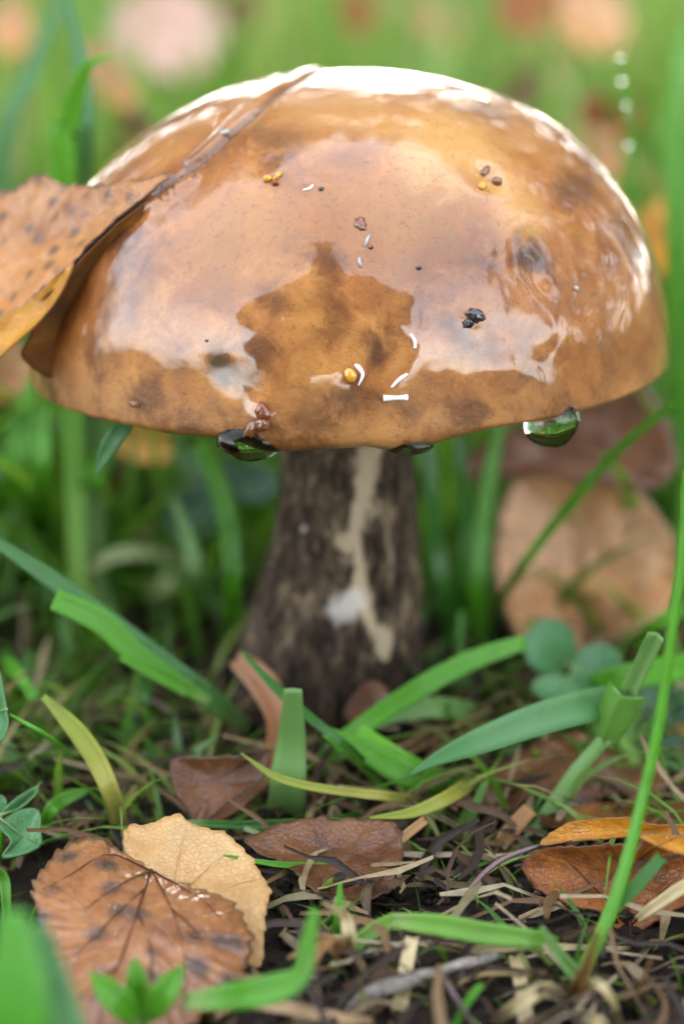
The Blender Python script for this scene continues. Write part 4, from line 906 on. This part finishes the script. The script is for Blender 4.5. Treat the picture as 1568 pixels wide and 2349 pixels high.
# blades behind and beside the mushroom
B2 = 'dark blades in the shade under the cap'
for path, w, m, lb in [
    ([(1040, 1500, 'g'), (1020, 1380, 22), (1002, 1250, 22), (990, 1120, 22), (985, 1000, 24)], [26, 36, 36, 34, 20], G3, 'dark green blade standing just beside the mushroom stem'),
    ([(1045, 1510, 'g'), (1060, 1350, 24), (1068, 1200, 24), (1055, 1060, 24), (1050, 960, 26)], [22, 30, 34, 30, 16], G3, 'dark blade crossing the one beside the mushroom stem'),
    ([(1115, 1500, 'g'), (1095, 1380, 24), (1105, 1220, 26), (1125, 1080, 28), (1150, 960, 30)], [40, 44, 38, 34, 20], G1, 'green blade at the edge of the peach leaf'),
    ([(1120, 1430, 'g'), (1170, 1340, 14), (1260, 1215, 8), (1390, 1060, 2), (1500, 960, -2), (1600, 890, -4)], [16, 20, 22, 22, 20, 16], G1, 'thin blade slanting across the peach leaf'),
    ([(1240, 1062, 40), (1320, 1066, 40), (1420, 1060, 38), (1545, 1066, 36)], [10, 34, 36, 22], G2, 'grey green blade lying over the dark rust leaf'),
    ([(1420, 1500, 'g'), (1480, 1450, 2), (1560, 1400, -2), (1640, 1360, -4)], [22, 30, 32, 30], G1, 'green blade sloping past the foot of the peach leaf'),
    ([(520, 1510, 'g'), (535, 1370, 14), (530, 1230, 15), (500, 1110, 17), (455, 1020, 19)], [34, 42, 46, 46, 30], G1, 'green blade leaning under the cap beside the clear drop'),
    ([(475, 1450, 'g'), (455, 1340, 24), (430, 1230, 26), (400, 1150, 28)], [36, 36, 34, 16], G4, 'faded pale blade in the shade left of the stem'.replace(' left of', ' near')),
    ([(175, 1330, 30), (260, 1275, 27), (350, 1270, 26), (412, 1295, 28), (370, 1350, 26), (300, 1395, 'g')], [18, 36, 36, 40, 44, 34], blade_mat('bent_olive', (0.20, 0.24, 0.09), (0.17, 0.22, 0.08), pale=(0.32, 0.30, 0.10)), 'pale bent blade folded over in the shade'),
    ([(90, 1270, 'g'), (98, 1120, 30), (95, 980, 30), (120, 900, 32)], [40, 46, 44, 20], G1, 'upright green blade under the leaning leaf'),
    ([(30, 1300, 'g'), (35, 1120, 36), (45, 980, 36), (80, 860, 40)], [40, 56, 50, 20], G1, 'wide green blade at the side below the leaning leaf'),
    ([(160, 1260, 'g'), (200, 1130, 30), (240, 1040, 30), (300, 940, 32)], [30, 46, 46, 30], G1, 'slanting green blade below the cap rim'),
    ([(330, 925, -26), (270, 995, -28), (240, 1045, -28), (218, 1088, -28)], [16, 44, 34, 4], G2, 'green blade tip pointing down in front of the yellow leaf'),
    ([(590, 1490, 'g'), (625, 1370, 2), (660, 1270, 0), (695, 1200, -4)], [14, 16, 14, 8], GY, 'thin yellowish stem leaning on the mushroom stem'),
    ([(0, 1480, 'g'), (30, 1530, -12), (80, 1600, -20)], [26, 30, 24], G1, 'green blade beside the yellow withering blade'),
    ([(60, 1640, 'g'), (55, 1560, -6), (70, 1500, -4)], [40, 34, 14], G3, 'short dark shoot in the shade behind the yellow stalk'),
    ([(370, 1450, 'g'), (330, 1560, -4), (345, 1680, -10)], [26, 30, 22], G3, 'dark drooping blade below the sloping blade'),
    ([(1120, 1640, 'g'), (1060, 1540, 8), (1055, 1400, 12)], [30, 26, 12], G1, 'olive shoot rising between the crossing blades'),
    ([(1270, 1610, 'g'), (1400, 1565, -14), (1568, 1530, -18), (1660, 1520, -18)], [40, 60, 60, 50], G1, 'broad green blade behind the torn stalk'),
    ([(155, 560, 'g'), (150, 420, 28), (158, 290, 28), (192, 168, 26), (225, 138, 24), (268, 125, 22)], [40, 58, 52, 30, 16, 4], blade_mat('bright_green', (0.10, 0.36, 0.015), (0.11, 0.40, 0.02)), 'bright green blade with a bent tip behind the leaning leaf'),  # a brighter green than the other blades
    ([(190, 600, 'g'), (190, 420, 30), (196, 250, 32), (180, 110, 34), (150, -20, 36)], [50, 54, 44, 34, 20], G2, 'taller darker blade behind the bright bent one'),
    ([(-60, 600, 'g'), (5, 380, 90), (70, 170, 95), (145, -20, 100)], [40, 44, 40, 26], G2, 'tall blade leaning across the grass behind the leaning leaf'),
    ([(1560, 900, 'g'), (1545, 600, 60), (1540, 300, 62), (1560, 60, 64)], [34, 38, 34, 16], G1, 'tall green blade beyond the cap on the open side'),
    ([(1590, 1000, 'g'), (1580, 700, 40), (1575, 450, 42), (1550, 250, 44)], [36, 40, 34, 12], G1, 'broad green blade beyond the cap near the yellow leaf'),
    ([(1475, 780, 'g'), (1462, 620, 46), (1452, 480, 46), (1445, 300, 46), (1432, 120, 46)], [16, 18, 18, 14, 4], G1, 'thin blade beaded with dew beyond the cap'),
]:
    lo = path[0]
    if lo[2] == 'g' and lo[1] < 1250:                                  # rooted out of sight behind cap or leaf: stand it on the ground
        y = path[1][2]; p = place(lo[0], lo[1], y); r0 = Vector((p.x, p.y, ground_z(p.x, p.y) - 0.001))
        pts = [r0] + [place(*q) for q in path[1:]]
        ws = [q * depth(pts[min(len(pts) - 1, i)]) / FPX for i, q in enumerate(w)]
        V, F, U = ribbon(pts, ws, 0, 0.12, 36); tag(mesh_obj('grass_strand', V, F, m, None, U, origin=r0, solid=0.0002), lb, 'grass blade')
    else: blade('grass_strand', lb, path, w, m, fold=0.14, n=36)

# leaves caught in the grass further back
for k, (u, v, y, ru, rv, m, lb) in enumerate([
    (385, 95, 560, 120, 100, L_PINK, 'pale pink leaf caught in the grass far behind the mushroom'), (1330, 45, 620, 110, 75, L_PEACH, 'tan leaf in the grass far beyond the crown of the cap'),
    (1215, 30, 520, 60, 70, L_ORG, 'orange brown leaf in the grass beside the far tan leaf'), (1395, 290, 260, 55, 60, L_ORG, 'orange leaf in the grass close behind the cap'),
    (1360, 380, 250, 45, 60, L_PEACH, 'peach leaf under the orange leaf behind the cap'), (1520, 560, 130, 56, 90, L_GOLD, 'pale yellow leaf standing in grass beside the cap'),
    (1015, 75, 560, 60, 40, L_PEACH, 'small reddish leaf in the grass straight behind the crown'), (300, 330, 300, 60, 40, L_RUST, 'brown leaf in the grass behind the creased side of the cap'),
    (255, 200, 340, 40, 80, L_PEACH, 'peach leaf in the grass behind the bent bright blade'), (560, 30, 700, 70, 30, L_RUST, 'dark brown leaf in the grass beyond the pale pink leaf'),
    (20, 880, 60, 70, 60, L_PEACH, 'peach leaf in the grass below the leaning leaf'), (820, 40, 640, 50, 34, L_ORG, 'small orange leaf far back in the grass'),
    (30, 80, 500, 60, 50, L_PEACH, 'faded leaf in the grass behind the tall leaning blade'), (1150, 230, 420, 90, 40, L_RUST, 'brown leaf lying in the grass right behind the crown')]):
    y *= 0.62 if y > 200 else 1.0
    p = place(u, v, y)
    leaf('fallen_leaf', lb, ell(u, v, ru * 1.1, rv * 1.1, 12, rot=k * 0.7), (u, v), p, (0.2 * math.sin(k * 2.0), -0.75, 0.6), m, bulge=0.004, wrinkle=0.002, seed=30 + k, K=8, N=80)

# ---------------------------------------------------------------- water, scraps and painted glints on the cap
def water_mat():
    t = NT('clear_water'); g = t.n('BsdfGlass', Roughness=0.0, IOR=1.33, Color=(0.97, 1.0, 0.95)); return t.done(g)
M_WATER = water_mat()
def lump(name, c, ax, rad, mat, noise_amp=0.0, seed=0.0, nu=20, nv=12, squash=None, parent=None):
    ex, ey, ez = ax; V, F = [], []
    for j in range(nv + 1):
        th = math.pi * j / nv
        for i in range(nu):
            ph = 2 * math.pi * i / nu
            d = Vector((math.sin(th) * math.cos(ph), math.sin(th) * math.sin(ph), math.cos(th)))
            k = 1 + noise_amp * mnoise.noise(d * 2.2 + Vector((seed, seed * 2, 0)))
            q = Vector((d.x * rad[0], d.y * rad[1], d.z * rad[2])) * k
            if squash: q = squash(q)
            V.append(ex * q.x + ey * q.y + ez * q.z)
    for j in range(nv):
        for i in range(nu): F.append((j * nu + i, j * nu + (i + 1) % nu, (j + 1) * nu + (i + 1) % nu, (j + 1) * nu + i))
    o = mesh_obj(name, V, F, mat)
    bm = bmesh.new(); bm.from_mesh(o.data); bmesh.ops.remove_doubles(bm, verts=bm.verts, dist=1e-7); bmesh.ops.recalc_face_normals(bm, faces=bm.faces); bm.to_mesh(o.data); bm.free()
    o.data.polygons.foreach_set('use_smooth', [True] * len(o.data.polygons))
    o.location = c
    return o
XYZ = (Vector((1, 0, 0)), Vector((0, 1, 0)), Vector((0, 0, 1)))
def frame(n, rot=0.0):
    a = n.cross(Vector((0, 0, 1))).normalized(); b = n.cross(a)
    return (a * math.cos(rot) + b * math.sin(rot), b * math.cos(rot) - a * math.sin(rot), n)
def rim_at(u):
    """The lowest ring of the cap's margin below photo column u."""
    best = None
    for i in range(NPH // 2, NPH):
        ph = 2 * math.pi * i / NPH; a = math.hypot(CAP_D[-1][i][0] - CAPX, CAP_D[-1][i][1]); z = rim_z(ph, a)
        p = Vector((CAPX + (a - 0.0022) * math.cos(ph), (a - 0.0022) * math.sin(ph), z)); e = abs(proj(p)[0] - u)
        if best is None or e < best[0]: best = (e, p)
    return best[1]
def hang(q, r):
    if q.z < 0: k = 1 - 0.25 * (-q.z / r) ** 2; return Vector((q.x * k, q.y * k, q.z))
    return q
p = rim_at(578)
tag(lump('water_drop', p + Vector((0, -0.0006, 0.0006)), XYZ, (0.0044, 0.0027, 0.0025), M_WATER, 0.05, 1.0, 32, 20, lambda q: hang(q, 0.0023)), 'wide clear water drop hanging from the cap rim above the leaning green blade', 'water drop')
p = rim_at(1272)
tag(lump('water_drop', p + Vector((-0.0004, -0.0002, -0.0010)), (Vector((0.93, 0, 0.36)), Vector((0, 1, 0)), Vector((-0.36, 0, 0.93))), (0.0037, 0.0027, 0.0034), M_WATER, 0.06, 2.0, 32, 20, lambda q: hang(q, 0.0029)), 'round clear water drop hanging from the cap rim above the dark rust leaf', 'water drop')
p = rim_at(935)
tag(lump('water_drop', p + Vector((0, -0.0004, 0.0006)), XYZ, (0.0032, 0.0018, 0.0012), M_WATER, 0.05, 3.0, 24, 14), 'shallow water bead forming on the cap rim right above the stem'.replace('right ', ''), 'water drop')
for (u, v, r) in ((1425, 183, 6), (1433, 240, 5), (1437, 266, 6), (1438, 330, 6), (1441, 352, 5), (1443, 420, 5), (1445, 470, 9), (1422, 130, 5)):
    c = place(u, v, 45); m = 1.4 * r * depth(c) / FPX
    tag(lump('dew_drop', c, XYZ, (m, m, m), M_WATER, 0, 0, 14, 10), 'round dew drop on the thin beaded blade', 'dew drop', 'dew drops on the beaded blade')
for (u, v, y, r, lb) in ((345, 1895, -47, 7, 'dew drop beside the top of the cream leaf'), (642, 1903, -47, 9, 'dew drop on the wet dark blade'), (945, 1850, -48, 10, 'dew drop at the yellow tipped blade'), (205, 2210, -82, 8, 'dew drop on the birch leaf near a dark spot')):
    c = place(u, v, y); m = r * depth(c) / FPX
    tag(lump('dew_drop', c, XYZ, (m, m, m * 0.85), M_WATER, 0.05, 1, 14, 10), lb, 'dew drop')
def speck_mat(name, col, rough=0.3, coat=0.8, transl=0.0):
    t = NT(name); n = t.noise(t.co('Object'), 1800, 3)
    return t.done(t.bsdf(Base_Color=t.mix(n, tuple(c * 0.6 for c in col), col), Roughness=rough, Coat_Weight=coat, Coat_Roughness=0.05, Normal=t.bump(n, 0.6, 0.0003)))
S_ORG, S_BLK, S_BRN, S_GRY, S_WHT, S_RED = speck_mat('amber_scrap', (0.80, 0.36, 0.03)), speck_mat('black_scrap', (0.030, 0.026, 0.026)), speck_mat('brown_scrap', (0.20, 0.065, 0.016)), speck_mat('grey_seed', (0.42, 0.42, 0.38), 0.5, 0.3), speck_mat('solid_glint', (0.95, 0.95, 0.95), 0.3, 0.5), speck_mat('red_brown_scrap', (0.20, 0.045, 0.010))
def scrap(u, v, rx, ry, h, mat, label, rot=0.0, amp=0.55, cat='scrap', name='plant_scrap', sink=0.25):
    p, n = cap_hit(u, v); k = depth(p) / FPX; fr = frame(n, rot)
    return tag(lump(name, p + n * (h * k * (1 - sink) * 0.6), fr, (rx * k, ry * k, h * k), mat, amp, u * 0.013, 16, 10), label, cat)
o = scrap(614, 412, 10, 8, 8, S_ORG, 'amber seed scale stuck high on the creased side of the cap', 0.2)
scrap(634, 406, 6, 15, 7, S_ORG, 'amber sliver beside the seed scale high on the cap', -0.5); scrap(632, 424, 9, 6, 6, S_RED, 'brown red crumb under the amber sliver', 0)
scrap(807, 862, 13, 17, 9, S_ORG, 'amber seed in the middle of the cap front', 0.5, 0.2)
scrap(1104, 430, 10, 9, 8, S_ORG, 'amber bead at the hollow near the pale patch', 0); scrap(1136, 418, 12, 12, 9, S_BRN, 'brown bead in the hollow near the pale patch', 0); scrap(1112, 394, 18, 8, 6, S_BRN, 'brown crumb above the two beads in the hollow', 0.6)
scrap(603, 945, 17, 20, 14, S_RED, 'knobbly red brown scrap on the cap rim above the wide drop', 0.3); scrap(607, 972, 15, 15, 13, S_BRN, 'dark wet crumb under the knobbly scrap on the rim', 0); scrap(575, 985, 24, 14, 8, S_BRN, 'brown curl beside the knobbly scrap on the rim', 0.9); scrap(600, 936, 9, 8, 13, speck_mat('pink_crumb', (0.75, 0.45, 0.30)), 'pale pink crumb on top of the knobbly scrap', 0)
scrap(1088, 722, 22, 15, 13, S_BLK, 'black soil crumb on the rippled flank of the cap', -0.4); scrap(1072, 742, 13, 11, 10, S_BLK, 'smaller black crumb below the black soil crumb', 0.4)
scrap(516, 304, 13, 7, 6, S_GRY, 'grey seed lying in the crease of the cap', 0.5, 0.1)
scrap(308, 926, 13, 7, 6, S_RED, 'small red brown scrap near the lower rim of the cap', -0.2)
scrap(826, 512, 12, 16, 4, S_BRN, 'thin brown flake in the middle of the shiny patch', 0.4); scrap(843, 552, 4, 16, 4, S_GRY, 'grey fibre below the thin brown flake', -0.4); scrap(828, 600, 4, 12, 4, S_GRY, 'short grey fibre above the dark patch of the cap', 0.2); scrap(846, 566, 6, 5, 5, S_RED, 'tiny red brown crumb at the end of the grey fibre', 0)
scrap(956, 616, 6, 5, 4, S_BLK, 'black speck beside the grey fibres', 0); scrap(1320, 664, 6, 6, 5, S_GRY, 'grey green speck beside the rippled hollow', 0); scrap(735, 434, 6, 5, 4, S_BLK, 'dark speck beside the painted white glint high on the cap', 0); scrap(471, 779, 4, 3, 3, S_BLK, 'tiny black speck on the cap side', 0)
def streak(pts, px, label, h=0.5):  # thin white solids stand in for glints on the wet skin
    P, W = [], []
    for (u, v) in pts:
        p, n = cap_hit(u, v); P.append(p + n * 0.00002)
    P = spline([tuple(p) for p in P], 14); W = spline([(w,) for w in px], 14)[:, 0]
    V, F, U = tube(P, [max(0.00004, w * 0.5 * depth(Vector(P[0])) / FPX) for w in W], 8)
    tag(mesh_obj('solid_glint', V, F, S_WHT, None, U, origin=P[0]), label, 'fleck')
streak([(944, 768), (947, 785), (952, 802)], [7, 9, 7], 'upright painted white glint on the front of the cap')
streak([(898, 886), (914, 873), (930, 860)], [5, 10, 7], 'slanting painted white glint on the front of the cap')
streak([(882, 914), (895, 914), (915, 911), (936, 911)], [18, 13, 12, 16], 'thick painted white glint lying level near the cap rim')
streak([(812, 836), (823, 842), (827, 862), (818, 886)], [6, 12, 9, 4], 'painted white crescent glint beside the amber seed')
streak([(931, 995), (935, 995), (938, 996)], [6, 8, 6], 'tiny round painted white glint on the cap rim')
streak([(694, 437), (706, 430), (720, 424)], [4, 7, 4], 'painted white glint high on the cap')

# ---------------------------------------------------------------- litter: too small and too many to pick apart
def litter(n, seed_, name, label, mat, lo, hi, wlo, whi, up, zone):
    q = random.Random(seed_); V, F, T, U = [], [], [], []
    for k in range(n):
        x, y = q.uniform(*zone[0]), q.uniform(*zone[1])
        if -0.046 < x < -0.009 and -0.100 < y < -0.046 and q.random() < 0.985: continue
        L, w, a = q.uniform(lo, hi), q.uniform(wlo, whi), q.uniform(0, 6.283); tilt = q.gauss(0, up); bend = q.gauss(0, 0.5); tt = q.random(); i0 = len(V)
        z0 = ground_z(x, y) + abs(q.gauss(0, 0.0012)) + 0.0006
        for s in range(5):
            f = s / 4; aa = a + bend * (f - 0.5)
            c = Vector((x + math.cos(aa) * L * (f - 0.5), y + math.sin(aa) * L * (f - 0.5), z0 + abs(math.sin(tilt)) * L * f + 0.0015 * math.sin(f * 3.14) * q.random()))
            sv = Vector((-math.sin(aa), math.cos(aa), q.uniform(-0.6, 0.6))) * (w / 2) * (1 if 0 < s < 4 else 0.4)
            V += [c - sv, c + Vector((0, 0, w * 0.3)), c + sv]; T += [tt] * 3; U += [(0, f), (0.5, f), (1, f)]
        for s in range(4):
            for e in range(2): F.append((i0 + s * 3 + e, i0 + s * 3 + e + 1, i0 + s * 3 + e + 4, i0 + s * 3 + e + 3))
    o = mesh_obj(name, V, F, mat, None, U); o.data.attributes.new('tint', 'FLOAT', 'POINT').data.foreach_set('value', T)
    return tag(o, label, 'litter', None, 'stuff')
def litter_mat():
    t = NT('dead_litter'); at = t.n('Attribute', attribute_name='tint').outputs['Fac']; n = t.noise(t.co('Object'), 700, 4)
    col = t.ramp(at, [(0.0, (0.008, 0.005, 0.003)), (0.4, (0.020, 0.010, 0.005)), (0.68, (0.055, 0.022, 0.008)), (0.84, (0.10, 0.062, 0.028)), (0.94, (0.26, 0.20, 0.11)), (1.0, (0.05, 0.09, 0.012))])
    return t.done(t.bsdf(Base_Color=t.mix(t.math('MULTIPLY', n, 0.7), col, (0.03, 0.018, 0.01)), Roughness=0.6, Specular_IOR_Level=0.25, Coat_Weight=0.1, Coat_Roughness=0.2, Normal=t.bump(n, 0.6, 0.0004)))
M_LIT = litter_mat()
litter(3600, 3, 'litter', 'dead brown grass and leaf scraps covering the soil', M_LIT, 0.003, 0.015, 0.0004, 0.0015, 0.30, ((-0.11, 0.11), (-0.13, 0.15)))
def crumbs(n, seed_, zone):
    q = random.Random(seed_); V, F = [], []
    base = [Vector(v) for v in ((1, 0, 0), (-1, 0, 0), (0, 1, 0), (0, -1, 0), (0, 0, 1), (0, 0, -1))]; tri = [(0, 2, 4), (2, 1, 4), (1, 3, 4), (3, 0, 4), (2, 0, 5), (1, 2, 5), (3, 1, 5), (0, 3, 5)]
    for k in range(n):
        x, y = q.uniform(*zone[0]), q.uniform(*zone[1]); r = 0.0004 + 0.0014 * q.random() ** 2; i = len(V)
        c = Vector((x, y, ground_z(x, y) + r * 0.4))
        V += [c + Vector((b.x * r * q.uniform(0.6, 1.3), b.y * r * q.uniform(0.6, 1.3), b.z * r * q.uniform(0.5, 1.1))) for b in base]; F += [tuple(t + i for t in f) for f in tri]
    return tag(mesh_obj('soil_crumbs', V, F, M_SOIL), 'dark soil crumbs scattered on the ground', 'soil', None, 'stuff')
crumbs(6000, 9, ((-0.11, 0.11), (-0.13, 0.12)))
# short grass and moss threaded through the litter round the mushroom
q = random.Random(5); sp = []
while len(sp) < 520:
    x, y = q.uniform(-0.085, 0.085), q.uniform(-0.03, 0.075)
    if math.hypot(x, y) < 0.019 or (abs(x) < 0.022 and y < 0.0): continue
    hmax = 0.030 if y > 0.02 else 0.014
    if y > 0.03 and abs(x) > 0.02: hmax = 0.040
    if x > 0.012 and y > 0.012 and q.random() < 0.8: continue
    sp.append((x, y, q.uniform(0.4, 1) * hmax, q.uniform(0.0012, 0.0026), q.uniform(0.2, 1.3), q.uniform(0, 6.283), min(1, max(0, q.gauss(0.2, 0.22)))))  # darker tint carries the shade around the stem
for k in range(420):
    x, y = q.uniform(-0.075, 0.075), q.uniform(-0.10, -0.02)
    if -0.046 < x < -0.009 and y < -0.046: continue
    sp.append((x, y, q.uniform(0.002, 0.007), q.uniform(0.0004, 0.0011), q.uniform(0.2, 1.4), q.uniform(0, 6.283), min(1, max(0, q.gauss(0.55, 0.35)))))
def on_leaf(x, y): return (-0.046 < x < -0.006 and y < -0.044) or (0.022 < x and -0.075 < y < -0.050) or math.hypot(x, y) < 0.02 or (abs(x + 0.002) < 0.012 and -0.06 < y < -0.01 and q.random() < 0.7)
n0 = len(sp)
while len(sp) < n0 + 520:                                             # thin tangled blades, leaning every way
    x, y = q.uniform(-0.075, 0.075), q.uniform(-0.085, 0.012)
    if on_leaf(x, y): continue
    k = 1.0 if y > -0.05 else 0.6
    sp.append((x, y, q.uniform(0.006, 0.020) * k, q.uniform(0.0005, 0.0014), q.uniform(0.5, 1.9), q.uniform(0, 6.283), min(1, max(0, q.gauss(0.50, 0.3)))))
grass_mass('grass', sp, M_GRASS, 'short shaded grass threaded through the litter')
def straw_mat():
    t = NT('pale_straw_bits'); at = t.n('Attribute', attribute_name='tint').outputs['Fac']; n = t.noise(t.co('Object'), 900, 5)
    col = t.ramp(at, [(0.0, (0.10, 0.045, 0.014)), (0.4, (0.20, 0.12, 0.05)), (0.75, (0.34, 0.26, 0.14)), (1.0, (0.46, 0.40, 0.27))])
    return t.done(t.bsdf(Base_Color=t.mix(t.math('MULTIPLY', n, 0.8), col, (0.05, 0.03, 0.015)), Roughness=0.55, Specular_IOR_Level=0.3, Normal=t.bump(n, 0.7, 0.0004)))
litter(330, 17, 'litter', 'pale straw and root scraps among the dark litter', straw_mat(), 0.006, 0.024, 0.0004, 0.0013, 0.35, ((-0.075, 0.075), (-0.105, 0.01)))
